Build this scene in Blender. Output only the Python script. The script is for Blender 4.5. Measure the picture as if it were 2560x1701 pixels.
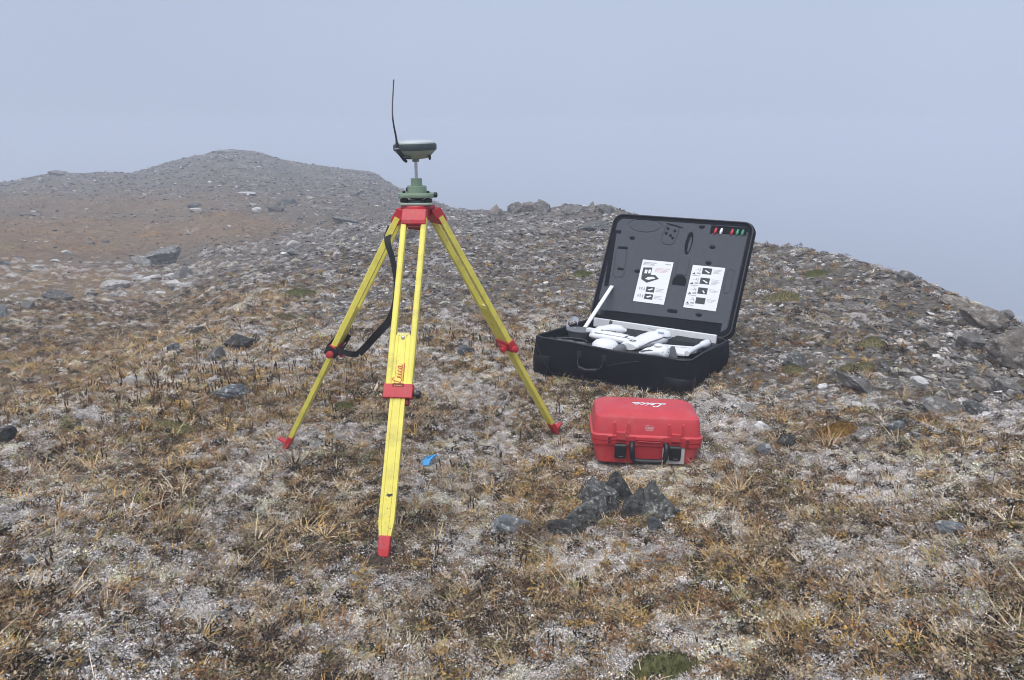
import bpy, bmesh, math, random
import numpy as np
from mathutils import Vector, Matrix, Euler

random.seed(7)
rng = np.random.default_rng(11)
for o in list(bpy.data.objects):
    bpy.data.objects.remove(o, do_unlink=True)
S = bpy.context.scene
COL = S.collection

# ------------------------------------------------------------------ camera
F_PX, CAM_H, PITCH = 1934.0, 1.5, math.radians(15.04)
cam_d = bpy.data.cameras.new('camera')
cam_d.sensor_width = 36.0
cam_d.lens = 36.0 * F_PX / 2560.0
cam_d.clip_start, cam_d.clip_end = 0.05, 1000.0
cam = bpy.data.objects.new('camera', cam_d)
COL.objects.link(cam)
cam.location = (0, 0, CAM_H)
cam.rotation_euler = (math.pi / 2 - PITCH, 0, 0)
S.camera = cam

# ------------------------------------------------------------------ sky and sun (thin overcast, inside cloud)
SUN_EL, SUN_AZ = math.radians(64), math.radians(205)      # azimuth measured clockwise from +Y
world = bpy.data.worlds.new('World')
S.world = world
world.use_nodes = True
wt = world.node_tree
wt.nodes.clear()
w_out = wt.nodes.new('ShaderNodeOutputWorld')
w_bg = wt.nodes.new('ShaderNodeBackground')
w_sky = wt.nodes.new('ShaderNodeTexSky')
w_sky.sky_type = 'NISHITA'
w_sky.sun_disc = False
w_sky.sun_elevation = SUN_EL
w_sky.sun_rotation = SUN_AZ
w_sky.air_density, w_sky.dust_density, w_sky.ozone_density = 1.0, 6.0, 1.0
w_mix = wt.nodes.new('ShaderNodeMix')
w_mix.data_type = 'RGBA'
w_mix.inputs['Factor'].default_value = 0.95
SKY_CLOUD = (2.82, 3.26, 4.24, 1)
w_tc = wt.nodes.new('ShaderNodeTexCoord')
w_no = wt.nodes.new('ShaderNodeTexNoise')                 # soft unevenness of the cloud
w_no.noise_dimensions = '4D'
w_no.inputs['W'].default_value = 14.0
w_no.inputs['Scale'].default_value = 1.1
w_no.inputs['Detail'].default_value = 3.0
w_rm = wt.nodes.new('ShaderNodeMapRange')
w_rm.inputs['To Min'].default_value = 0.80
w_rm.inputs['To Max'].default_value = 1.20
w_mul = wt.nodes.new('ShaderNodeMix')
w_mul.data_type = 'RGBA'
w_mul.blend_type = 'MULTIPLY'
w_mul.inputs['Factor'].default_value = 1.0
w_mul.inputs[6].default_value = SKY_CLOUD
wt.links.new(w_tc.outputs['Generated'], w_no.inputs['Vector'])
wt.links.new(w_no.outputs['Fac'], w_rm.inputs['Value'])
wt.links.new(w_rm.outputs['Result'], w_mul.inputs[7])
wt.links.new(w_sky.outputs['Color'], w_mix.inputs[6])
wt.links.new(w_mul.outputs[2], w_mix.inputs[7])
w_sep = wt.nodes.new('ShaderNodeSeparateXYZ')             # sky dimmed below the horizon as unseen land, evening out the far haze
wt.links.new(w_tc.outputs['Generated'], w_sep.inputs['Vector'])
w_low = wt.nodes.new('ShaderNodeMapRange')
w_low.interpolation_type = 'SMOOTHSTEP'
w_low.inputs['From Min'].default_value = -0.30
w_low.inputs['From Max'].default_value = 0.0
w_low.inputs['To Min'].default_value = 0.15
w_low.inputs['To Max'].default_value = 1.0
wt.links.new(w_sep.outputs['Z'], w_low.inputs['Value'])
w_dim = wt.nodes.new('ShaderNodeMix')
w_dim.data_type = 'RGBA'
w_dim.blend_type = 'MULTIPLY'
w_dim.inputs['Factor'].default_value = 1.0
wt.links.new(w_mix.outputs[2], w_dim.inputs[6])
wt.links.new(w_low.outputs['Result'], w_dim.inputs[7])
wt.links.new(w_dim.outputs[2], w_bg.inputs['Color'])
w_bg.inputs['Strength'].default_value = 0.1
wt.links.new(w_bg.outputs['Background'], w_out.inputs['Surface'])

sun_d = bpy.data.lights.new('sun', 'SUN')
sun_d.energy = 1.5
sun_d.angle = math.radians(60)
sun_d.color = (1.0, 0.97, 0.93)
sun = bpy.data.objects.new('sun', sun_d)
COL.objects.link(sun)
sd = Vector((math.sin(SUN_AZ) * math.cos(SUN_EL), math.cos(SUN_AZ) * math.cos(SUN_EL), math.sin(SUN_EL)))
sun.rotation_euler = (-sd).to_track_quat('-Z', 'Y').to_euler()
sun.location = sd * 30

S.view_settings.view_transform = 'Standard'
S.view_settings.look = 'None'
S.view_settings.exposure = 0.85
S.view_settings.gamma = 1.0
S.view_settings.use_curve_mapping = False
S.render.engine = 'CYCLES'
S.cycles.use_denoising = True
S.cycles.filter_width = 1.0
S.cycles.max_bounces = 6
S.cycles.diffuse_bounces = 3
S.cycles.glossy_bounces = 2
S.cycles.volume_bounces = 2
S.cycles.transparent_max_bounces = 8

# ------------------------------------------------------------------ small maths
fw = np.array([0, math.cos(PITCH), -math.sin(PITCH)])
upv = np.array([0, math.sin(PITCH), math.cos(PITCH)])
CAM = np.array([0, 0, CAM_H])

def ray(px, py):
    """direction (unit depth) of the photo's pixel"""
    px = np.asarray(px, float); py = np.asarray(py, float)
    d = fw + (px[..., None] - 1280) / F_PX * np.array([1., 0, 0]) - (py[..., None] - 850.5) / F_PX * upv
    return d

def project(P):
    P = np.asarray(P, float) - CAM
    z = P @ fw
    z = np.where(np.abs(z) < 1e-6, 1e-6, z)
    return 1280 + F_PX * P[..., 0] / z, 850.5 - F_PX * (P @ upv) / z, z

def at_depth(px, py, depth):
    """point seen at the photo's pixel at that depth along the optical axis"""
    return CAM + ray(px, py) * depth

def at_z(px, py, z):
    d = ray(px, py)
    return CAM + d * ((z - CAM_H) / d[2])

def pchip(x, y, xi):
    x = np.asarray(x, float); y = np.asarray(y, float)
    h = np.diff(x); dl = np.diff(y) / h
    m = np.zeros_like(y)
    if len(x) > 2:
        w1 = 2 * h[1:] + h[:-1]; w2 = h[1:] + 2 * h[:-1]
        ok = dl[1:] * dl[:-1] > 0
        den = np.where(ok, w1 / np.where(ok, dl[:-1], 1) + w2 / np.where(ok, dl[1:], 1), 1)
        m[1:-1] = np.where(ok, (w1 + w2) / den, 0)
    m[0], m[-1] = dl[0], dl[-1]
    xi = np.clip(xi, x[0], x[-1])
    k = np.clip(np.searchsorted(x, xi) - 1, 0, len(x) - 2)
    t = (xi - x[k]) / h[k]
    return ((1 + 2 * t) * (1 - t) ** 2 * y[k] + t * (1 - t) ** 2 * h[k] * m[k]
            + t * t * (3 - 2 * t) * y[k + 1] + t * t * (t - 1) * h[k] * m[k + 1])

_perm = rng.permutation(512)
_perm = np.concatenate([_perm, _perm, _perm])
_ga = rng.uniform(0, 2 * math.pi, 512)
_gx, _gy = np.cos(_ga), np.sin(_ga)

def perlin(x, y):
    xi = np.floor(x).astype(np.int64); yi = np.floor(y).astype(np.int64)
    xf = x - xi; yf = y - yi
    u = xf * xf * xf * (xf * (xf * 6 - 15) + 10); v = yf * yf * yf * (yf * (yf * 6 - 15) + 10)
    def g(a, b, dx, dy):
        h = _perm[(_perm[a & 511] + b) & 511]
        return _gx[h] * dx + _gy[h] * dy
    n0 = g(xi, yi, xf, yf) * (1 - u) + g(xi + 1, yi, xf - 1, yf) * u
    n1 = g(xi, yi + 1, xf, yf - 1) * (1 - u) + g(xi + 1, yi + 1, xf - 1, yf - 1) * u
    return (n0 * (1 - v) + n1 * v) * 1.5

def sstep(a, b, x):
    t = np.clip((x - a) / (b - a), 0, 1)
    return t * t * (3 - 2 * t)

# ------------------------------------------------------------------ objects, materials
def tag(o, label=None, cat=None, group=None, kind=None):
    if label: o['label'] = label
    if cat: o['category'] = cat
    if group: o['group'] = group
    if kind: o['kind'] = kind
    return o

def thing(name, label, cat, mat4=None, group=None):
    o = bpy.data.objects.new(name, None)
    o.empty_display_size = 0.1
    COL.objects.link(o)
    if mat4 is not None: o.matrix_world = mat4
    return tag(o, label, cat, group)

def newmat(name):
    m = bpy.data.materials.new(name)
    m.use_nodes = True
    return m, m.node_tree, m.node_tree.nodes['Principled BSDF']

def mat(name, col, rough=0.6, var=0.12, scale=30.0, bump=0.0, bscale=200.0, dirt=0.0, dirtcol=(0.10, 0.08, 0.06), spec=0.5, metal=0.0, dscale=9.0):
    """painted, plastic, cloth or metal surface: slight colour unevenness, optional soiling and relief"""
    m, t, b = newmat(name)
    tc = t.nodes.new('ShaderNodeTexCoord')
    n = t.nodes.new('ShaderNodeTexNoise'); n.inputs['Scale'].default_value = scale; n.inputs['Detail'].default_value = 5
    t.links.new(tc.outputs['Object'], n.inputs['Vector'])
    mr = t.nodes.new('ShaderNodeMapRange'); mr.inputs['From Min'].default_value = 0.3; mr.inputs['From Max'].default_value = 0.7
    mr.inputs['To Min'].default_value = 1 - var; mr.inputs['To Max'].default_value = 1 + var
    t.links.new(n.outputs['Fac'], mr.inputs['Value'])
    mx = t.nodes.new('ShaderNodeMix'); mx.data_type = 'RGBA'; mx.blend_type = 'MULTIPLY'; mx.inputs['Factor'].default_value = 1
    mx.inputs[6].default_value = (*col, 1)
    t.links.new(mr.outputs['Result'], mx.inputs[7])
    last = mx.outputs[2]
    if dirt > 0:
        n2 = t.nodes.new('ShaderNodeTexNoise'); n2.inputs['Scale'].default_value = dscale; n2.inputs['Detail'].default_value = 9; n2.inputs['Roughness'].default_value = 0.72
        t.links.new(tc.outputs['Object'], n2.inputs['Vector'])
        r2 = t.nodes.new('ShaderNodeMapRange'); r2.inputs['From Min'].default_value = 0.5; r2.inputs['From Max'].default_value = 0.72
        r2.inputs['To Max'].default_value = dirt
        t.links.new(n2.outputs['Fac'], r2.inputs['Value'])
        m2 = t.nodes.new('ShaderNodeMix'); m2.data_type = 'RGBA'; m2.inputs[7].default_value = (*dirtcol, 1)
        t.links.new(r2.outputs['Result'], m2.inputs['Factor']); t.links.new(last, m2.inputs[6])
        last = m2.outputs[2]
    t.links.new(last, b.inputs['Base Color'])
    b.inputs['Roughness'].default_value = rough
    b.inputs['Metallic'].default_value = metal
    b.inputs['Specular IOR Level'].default_value = spec
    if bump > 0:
        n3 = t.nodes.new('ShaderNodeTexNoise'); n3.inputs['Scale'].default_value = bscale; n3.inputs['Detail'].default_value = 3
        t.links.new(tc.outputs['Object'], n3.inputs['Vector'])
        bp = t.nodes.new('ShaderNodeBump'); bp.inputs['Strength'].default_value = bump; bp.inputs['Distance'].default_value = 0.004
        t.links.new(n3.outputs['Fac'], bp.inputs['Height']); t.links.new(bp.outputs['Normal'], b.inputs['Normal'])
    return m

class MB:
    """collects shapes and links them as ONE mesh object"""
    def __init__(self):
        self.v = []; self.f = []; self.mi = []; self.cur = 0
    def add(self, vs, fs):
        k = len(self.v)
        self.v += [tuple(map(float, p)) for p in vs]
        self.f += [tuple(i + k for i in f) for f in fs]
        self.mi += [self.cur] * len(fs)
        return self
    def box(self, c, size, M=None, taper=None):
        """centre, full sizes, rotation matrix (columns = axes)"""
        sx, sy, sz = [s / 2 for s in size]
        vs = []
        for z in (-1, 1):
            k = 1.0 if (taper is None or z < 0) else taper
            for x, y in ((-1, -1), (1, -1), (1, 1), (-1, 1)):
                vs.append(np.array([x * sx * k, y * sy * k, z * sz]))
        M = np.eye(3) if M is None else np.asarray(M)
        vs = [M @ p + np.asarray(c) for p in vs]
        return self.add(vs, [(3, 2, 1, 0), (4, 5, 6, 7), (0, 1, 5, 4), (1, 2, 6, 5), (2, 3, 7, 6), (3, 0, 4, 7)])
    def loft(self, rings, cap=True):
        n = len(rings[0]); vs = [p for r in rings for p in r]; fs = []
        for a in range(len(rings) - 1):
            for i in range(n):
                j = (i + 1) % n
                fs.append((a * n + i, a * n + j, (a + 1) * n + j, (a + 1) * n + i))
        if cap:
            fs.append(tuple(range(n - 1, -1, -1)))
            fs.append(tuple(range((len(rings) - 1) * n, len(rings) * n)))
        return self.add(vs, fs)
    def lathe(self, prof, c=(0, 0, 0), M=None, seg=32):
        M = np.eye(3) if M is None else np.asarray(M)
        rings = []
        for r, z in prof:
            rings.append([M @ np.array([max(r, 1e-4) * math.cos(2 * math.pi * i / seg), max(r, 1e-4) * math.sin(2 * math.pi * i / seg), z]) + np.asarray(c) for i in range(seg)])
        return self.loft(rings)
    def tube(self, pts, r, seg=10):
        pts = [np.asarray(p, float) for p in pts]
        rs = r if isinstance(r, (list, tuple)) else [r] * len(pts)
        rings = []; ref = None
        for i, p in enumerate(pts):
            t = pts[min(i + 1, len(pts) - 1)] - pts[max(i - 1, 0)]
            t = t / np.linalg.norm(t)
            if ref is None:
                ref = np.array([0, 0, 1.]) if abs(t[2]) < .9 else np.array([1., 0, 0])
            a = ref - t * (ref @ t); a /= np.linalg.norm(a); b = np.cross(t, a); ref = a
            rings.append([p + rs[i] * (math.cos(2 * math.pi * k / seg) * a + math.sin(2 * math.pi * k / seg) * b) for k in range(seg)])
        return self.loft(rings)
    def prism(self, poly, z0, z1, M=None, c=(0, 0, 0), inset=0.0):
        M = np.eye(3) if M is None else np.asarray(M)
        q = np.asarray(poly, float); cen = q.mean(0)
        def ring(z, k):
            return [M @ np.array([*(cen + (p - cen) * k), z]) + np.asarray(c) for p in q]
        if inset > 0:
            R = np.abs(q - cen).max(); k = 1 - inset / R
            return self.loft([ring(z0, k), ring(z0 + inset, 1), ring(z1 - inset, 1), ring(z1, k)])
        return self.loft([ring(z0, 1), ring(z1, 1)])
    def ribbon(self, pts, sides, w, th=0.0015):
        """flat strap along pts; sides = unit vectors of its width"""
        rings = []
        n = len(pts)
        for i, p in enumerate(pts):
            p = np.asarray(p, float); s = np.asarray(sides[i], float); s = s / np.linalg.norm(s)
            t = np.asarray(pts[min(i + 1, n - 1)]) - np.asarray(pts[max(i - 1, 0)]); t = t / np.linalg.norm(t)
            nn = np.cross(t, s); nn /= (np.linalg.norm(nn) + 1e-9)
            rings.append([p - s * w / 2 - nn * th / 2, p + s * w / 2 - nn * th / 2, p + s * w / 2 + nn * th / 2, p - s * w / 2 + nn * th / 2])
        return self.loft(rings)
    def build(self, name, mats, parent=None, smooth=None, bevel=0.0, seg=2):
        me = bpy.data.meshes.new(name)
        me.from_pydata(self.v, [], self.f)
        mats = mats if isinstance(mats, (list, tuple)) else [mats]
        for m in mats: me.materials.append(m)
        if len(mats) > 1:
            me.polygons.foreach_set('material_index', self.mi)
        bm = bmesh.new(); bm.from_mesh(me)
        bmesh.ops.recalc_face_normals(bm, faces=bm.faces)
        if bevel > 0:
            es = [e for e in bm.edges if len(e.link_faces) == 2 and e.calc_face_angle(0) > 0.5]
            bmesh.ops.bevel(bm, geom=es, offset=bevel, segments=seg, profile=0.5, affect='EDGES', clamp_overlap=True)
        bm.to_mesh(me); bm.free()
        o = bpy.data.objects.new(name, me)
        COL.objects.link(o)
        if smooth is not None:
            me.polygons.foreach_set('use_smooth', [True] * len(me.polygons))
            me.set_sharp_from_angle(angle=math.radians(smooth))
        if parent is not None: o.parent = parent
        return o

def rrect(x0, x1, y0, y1, r, z, n=5):
    out = []
    for cx, cy, a0 in ((x1 - r, y1 - r, 0), (x0 + r, y1 - r, 90), (x0 + r, y0 + r, 180), (x1 - r, y0 + r, 270)):
        for k in range(n + 1):
            a = math.radians(a0 + 90 * k / n)
            out.append(np.array([cx + r * math.cos(a), cy + r * math.sin(a), z]))
    return out

def catmull(pts, n=6):
    pts = [np.asarray(p, float) for p in pts]
    P = [2 * pts[0] - pts[1]] + pts + [2 * pts[-1] - pts[-2]]
    out = []
    for i in range(1, len(P) - 2):
        for k in range(n):
            t = k / n
            out.append(0.5 * ((2 * P[i]) + (-P[i - 1] + P[i + 1]) * t + (2 * P[i - 1] - 5 * P[i] + 4 * P[i + 1] - P[i + 2]) * t * t + (-P[i - 1] + 3 * P[i] - 3 * P[i + 1] + P[i + 2]) * t ** 3))
    out.append(pts[-1])
    return out

SCRIPT = [  # handwriting of the red word, letter strokes, 1 unit = capital height
    [(.62, .80), (.60, .97), (.44, 1.0), (.30, .80), (.22, .45), (.10, .12), (-.06, .04), (-.10, .14), (.04, .18), (.25, .06), (.48, .02), (.62, .14),
     (.78, .30), (.84, .44), (.75, .52), (.66, .36), (.70, .10), (.82, .03), (.96, .16), (1.08, .50), (1.04, .14), (1.12, .03), (1.26, .20)],
    [(1.14, .66), (1.17, .74)],
    [(1.55, .42), (1.46, .51), (1.33, .35), (1.34, .12), (1.45, .02), (1.60, .16), (1.66, .30)],
    [(1.92, .42), (1.82, .51), (1.68, .33), (1.68, .10), (1.78, .03), (1.90, .30), (1.96, .50), (1.92, .14), (2.00, .03), (2.14, .16)]]

def lettering(strokes, M, c, size, w, th=0.0008):
    mb = MB()
    M = np.asarray(M)
    for st in strokes:
        q = catmull(st, 4)
        pts = [M @ np.array([p[0] * size, p[1] * size, 0]) + np.asarray(c) for p in q]
        sides = []
        for i in range(len(q)):
            t = q[min(i + 1, len(q) - 1)] - q[max(i - 1, 0)]
            s = M @ np.array([-t[1], t[0], 0.]); sides.append(s / (np.linalg.norm(s) + 1e-9))
        mb.ribbon(pts, sides, w, th)
    return mb
# ------------------------------------------------------------------ the ground: a bare knoll, a hollow, a hill in cloud
# each line: (image column, [(distance in m, image row)], last point = where that line of sight meets the skyline)
def flat_y(D):
    return 850.5 + F_PX * math.tan(math.atan(CAM_H / D) - PITCH)
NEAR = [(0.6, 'f'), (1.2, 'f'), (2.0, 'f')]
COLS = [
    (-900, NEAR + [(3.0, 1330), (4, 1210), (5, 1160), (8, 1010), (12, 860), (17, 740), (25, 640), (36, 560), (50, 515), (60, 505)]),
    (-350, NEAR + [(3.0, 1285), (3.8, 1145), (4.8, 1090), (7, 1030), (11, 850), (17, 710), (25, 610), (36, 535), (50, 487), (60, 478)]),
    (0, NEAR + [(3.0, 1258), (3.8, 1108), (4.5, 1034), (6, 1048), (8, 955), (12, 800), (17, 690), (25, 590), (36, 520), (50, 472), (60, 460)]),
    (100, NEAR + [(3.0, 1250), (4, 1078), (4.8, 1006), (6.3, 1018), (8.5, 915), (12.5, 785), (17, 688), (25, 588), (36, 512), (50, 456), (60, 441)]),
    (140, NEAR + [(3.0, 1248), (4, 1070), (4.9, 993), (6.4, 1004), (8.7, 902), (12.6, 782), (17.5, 682), (25, 586), (36, 510), (50, 448), (61, 430)]),
    (200, NEAR + [(3.0, 1246), (4, 1062), (5.0, 980), (6.5, 990), (9, 884), (13, 774), (18, 680), (26, 580), (38, 500), (52, 449), (62, 435)]),
    (320, NEAR + [(3.0, 1244), (4, 1050), (5.2, 945), (6.5, 944), (8.5, 872), (12, 790), (16.5, 705), (23, 615), (33, 525), (48, 450), (63, 433)]),
    (420, NEAR + [(3.0, 1244), (4, 1046), (5.2, 915), (6.5, 872), (8.2, 855), (11, 800), (15, 720), (21, 638), (29, 550), (42, 468), (55, 420), (64, 408)]),
    (500, NEAR + [(3.0, 1244), (4, 1045), (5, 925), (6.5, 845), (8.2, 802), (11, 765), (15, 700), (21, 622), (29, 540), (42, 455), (55, 405), (64, 390)]),
    (570, NEAR + [(3.0, 1244), (4, 1045), (5, 922), (6.5, 832), (8.5, 765), (11, 728), (14, 690), (20, 615), (28, 535), (40, 455), (54, 395), (64, 377)]),
    (620, NEAR + [(3.0, 1244), (4, 1045), (5, 921), (6.5, 828), (8.7, 752), (11.5, 705), (15, 668), (21, 605), (29, 528), (41, 452), (54, 396), (64, 381)]),
    (700, NEAR + [(3.0, 1244), (4, 1045), (5, 919), (6.5, 824), (9, 732), (12, 680), (16, 640), (22, 585), (30, 520), (42, 455), (54, 412), (63, 400)]),
    (830, NEAR + [(3.0, 1244), (4, 1045), (5, 919), (6.5, 818), (9, 715), (12, 656), (16, 614), (22, 565), (30, 515), (42, 464), (54, 430), (62, 422)]),
    (930, NEAR + [(3.0, 1244), (4, 1045), (5, 919), (6.5, 812), (9, 703), (12, 644), (16, 602), (22, 556), (30, 513), (42, 466), (53, 441), (60, 436)]),
    (1000, NEAR + [(3.0, 1244), (4, 1045), (5, 919), (6.5, 809), (9, 696), (12, 637), (16, 594), (22, 552), (30, 517), (42, 484), (53, 473)]),
    (1100, NEAR + [(3.0, 1244), (4, 1045), (5, 919), (6.5, 806), (9, 690), (12, 630), (16, 587), (22, 550), (30, 525), (40, 513)]),
    (1200, NEAR + [(3.0, 1244), (4, 1045), (5, 919), (6.5, 805), (9, 685), (12, 622), (16, 580), (21, 550), (27, 535), (31, 531)]),
    (1290, NEAR + [(3.0, 1244), (4, 1045), (5, 919), (6.5, 805), (9, 681), (12, 617), (15, 577), (18.5, 545), (22, 527)]),
    (1400, NEAR + [(3.0, 1244), (4, 1045), (5, 919), (6.5, 805), (9, 679), (12, 612), (15, 570), (18, 541), (20, 530)]),
    (1540, NEAR + [(3.0, 1244), (4, 1045), (5, 919), (6.5, 804), (9, 675), (12, 606), (15, 560), (17, 534)]),
    (1720, NEAR + [(3.0, 1244), (4, 1045), (5, 918), (6.5, 800), (9, 668), (11.2, 607), (13, 573)]),
    (1885, NEAR + [(3.0, 1244), (4, 1045), (5, 919), (6.5, 796), (8.5, 687), (10, 642), (11.5, 612)]),
    (2000, NEAR + [(3.0, 1244), (4, 1045), (5, 920), (6.5, 798), (8, 712), (9.3, 661), (10.4, 628)]),
    (2130, NEAR + [(3.0, 1244), (4, 1046), (5, 922), (6.2, 815), (7.5, 728), (8.8, 660)]),
    (2270, NEAR + [(3.0, 1245), (4, 1048), (5, 930), (6.2, 818), (7.3, 745), (8.0, 704)]),
    (2400, NEAR + [(3.0, 1246), (4, 1050), (5, 940), (6, 848), (6.8, 790), (7.3, 756)]),
    (2560, NEAR + [(3.0, 1248), (4, 1056), (4.9, 960), (5.7, 885), (6.3, 842), (6.6, 824)]),
    (2900, NEAR + [(3.0, 1258), (3.8, 1110), (4.5, 1030), (5.1, 985), (5.5, 960)]),
    (3500, NEAR + [(2.8, 1320), (3.3, 1240), (3.9, 1180), (4.3, 1150)]),
]
LOG0 = math.log(0.5)
NS = 70
Ss = np.linspace(0, 1, NS)
c_az, c_Ds, c_zs, tabz, taba = [], [], [], [], []
for x, pts in COLS:
    Ds = [p[0] for p in pts]
    ys = [flat_y(p[0]) if p[1] == 'f' else p[1] for p in pts]
    D_s = Ds[-1]
    Dk = np.exp(LOG0 + Ss * (math.log(D_s) - LOG0))
    yk = pchip(np.log(Ds), ys, np.log(np.maximum(Dk, Ds[0])))
    d = ray(np.full_like(yk, x), yk)
    te = d[:, 2] / np.hypot(d[:, 0], d[:, 1])
    zk = CAM_H + Dk * te
    zk[Dk < 1.2] = np.minimum(zk[Dk < 1.2], 0.02) * 0 + zk[Dk >= 1.2][0]
    ak = np.arctan2(d[:, 0], d[:, 1])
    ak[Dk < 2.0] = ak[Dk >= 2.0][0]
    tabz.append(zk); taba.append(ak); c_az.append(ak[-1]); c_Ds.append(D_s); c_zs.append(zk[-1])
tabz = np.array(tabz); taba = np.array(taba)

N_AZ, N_R = 960, 860
A_MAX = math.radians(62)
az_in = np.linspace(-A_MAX, A_MAX, N_AZ)
az_out = np.concatenate([az_in, np.linspace(A_MAX, 2 * math.pi - A_MAX, 60)[1:-1]])
NA = len(az_out)
R_in = np.exp(np.linspace(math.log(0.5), math.log(70), N_R))
R_out = np.concatenate([R_in, np.exp(np.linspace(math.log(70), math.log(150), 22))[1:]])
NR = len(R_out)
lo, hi = taba[0, -1], taba[-1, -1]
az_eval = np.where(az_out > math.pi, az_out - 2 * math.pi, az_out)
az_c = np.clip(az_eval, lo, hi)
DS = np.exp(pchip(np.array(c_az), np.log(c_Ds), az_c))
Zs = np.zeros((NS, NA))
for k in range(NS):
    a = taba[:, k]
    Zs[k] = pchip(a, tabz[:, k], np.clip(az_eval, a[0], a[-1]))
BASE = np.zeros((NA, NR))
for i in range(NA):
    s = (np.log(R_out) - LOG0) / (math.log(DS[i]) - LOG0)
    z = np.interp(s, Ss, Zs[:, i])
    over = R_out > DS[i]
    e = R_out[over] - DS[i]
    sl = (Zs[-1, i] - Zs[-4, i]) / (DS[i] - math.exp(LOG0 + Ss[-4] * (math.log(DS[i]) - LOG0)))
    g = 0.55
    tau = 0.10 * DS[i]
    drop = g * e - (g + sl) * tau * (1 - np.exp(-e / tau))
    z[over] = Zs[-1, i] - drop
    low = z < -20
    z[low] = -20 - 18 * np.tanh((-20 - z[low]) / 18)
    BASE[i] = z
# open ground behind the camera: gently falling knoll
back = sstep(math.radians(62), math.radians(90), np.abs(az_eval))
Zback = np.where(R_out > 6, -0.30 * (R_out - 6) * (1 - np.exp(-(R_out - 6) / 6)), 0)
Zback = np.where(Zback < -20, -20 - 18 * np.tanh((-20 - Zback) / 18), Zback)
BASE = BASE * (1 - back[:, None]) + Zback[None, :] * back[:, None]

XX = np.sin(az_out)[:, None] * R_out[None, :]
YY = np.cos(az_out)[:, None] * R_out[None, :]
RR = np.broadcast_to(R_out[None, :], XX.shape)

def relief(x, y, r):
    far = sstep(7, 22, r)
    h = 0.030 * perlin(x / .9 + 3, y / .9) + 0.018 * perlin(x / .34, y / .34 + 9)
    near = 1 - sstep(9, 22, r)
    b = perlin(x / .13 + 40, y / .13)
    h += near * (0.012 * b + 0.010 * np.abs(perlin(x / .07, y / .07 + 77)) + 0.005 * perlin(x / .028 + 5, y / .028))
    h += far * (0.16 * perlin(x / 4.2, y / 4.2 + 31) + 0.10 * np.abs(perlin(x / 1.7 + 8, y / 1.7)) + 0.06 * perlin(x / .8, y / .8 + 3))
    return h
ZZ = BASE + relief(XX, YY, RR) * sstep(0.6, 1.4, RR)
# rocky teeth on the middle skyline
teeth = np.exp(-((np.degrees(az_eval) - 3.5) / 6.0) ** 2)[:, None] * np.exp(-((RR - 20) / 3.0) ** 2)
ZZ = ZZ + teeth * 0.18 * np.maximum(0, perlin(XX / .9 + 60, YY / .9)) 

LR0, LR1 = math.log(0.5), math.log(70)
def height(x, y):
    """ground height under a point, from the sheet itself (front sector)"""
    x = np.asarray(x, float); y = np.asarray(y, float)
    a = np.clip(np.arctan2(x, y), -A_MAX, A_MAX - 1e-9)
    r = np.clip(np.hypot(x, y), 0.5, 69.9)
    fa = (a + A_MAX) / (2 * A_MAX) * (N_AZ - 1); fr = (np.log(r) - LR0) / (LR1 - LR0) * (N_R - 1)
    i = np.minimum(fa.astype(int), N_AZ - 2); j = np.minimum(fr.astype(int), N_R - 2)
    u = fa - i; v = fr - j
    return ZZ[i, j] * (1 - u) * (1 - v) + ZZ[i + 1, j] * u * (1 - v) + ZZ[i, j + 1] * (1 - u) * v + ZZ[i + 1, j + 1] * u * v

def ground_at(px, py):
    """first point of the ground seen at the photo's pixel, and its depth"""
    d = ray(px, py); h = math.hypot(d[0], d[1])
    t = np.exp(np.linspace(math.log(0.8), math.log(69), 3000)) / h
    P = CAM + t[:, None] * d
    below = P[:, 2] < height(P[:, 0], P[:, 1])
    k = int(np.argmax(below)) if below.any() else len(t) - 1
    return P[k], t[k]

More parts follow.
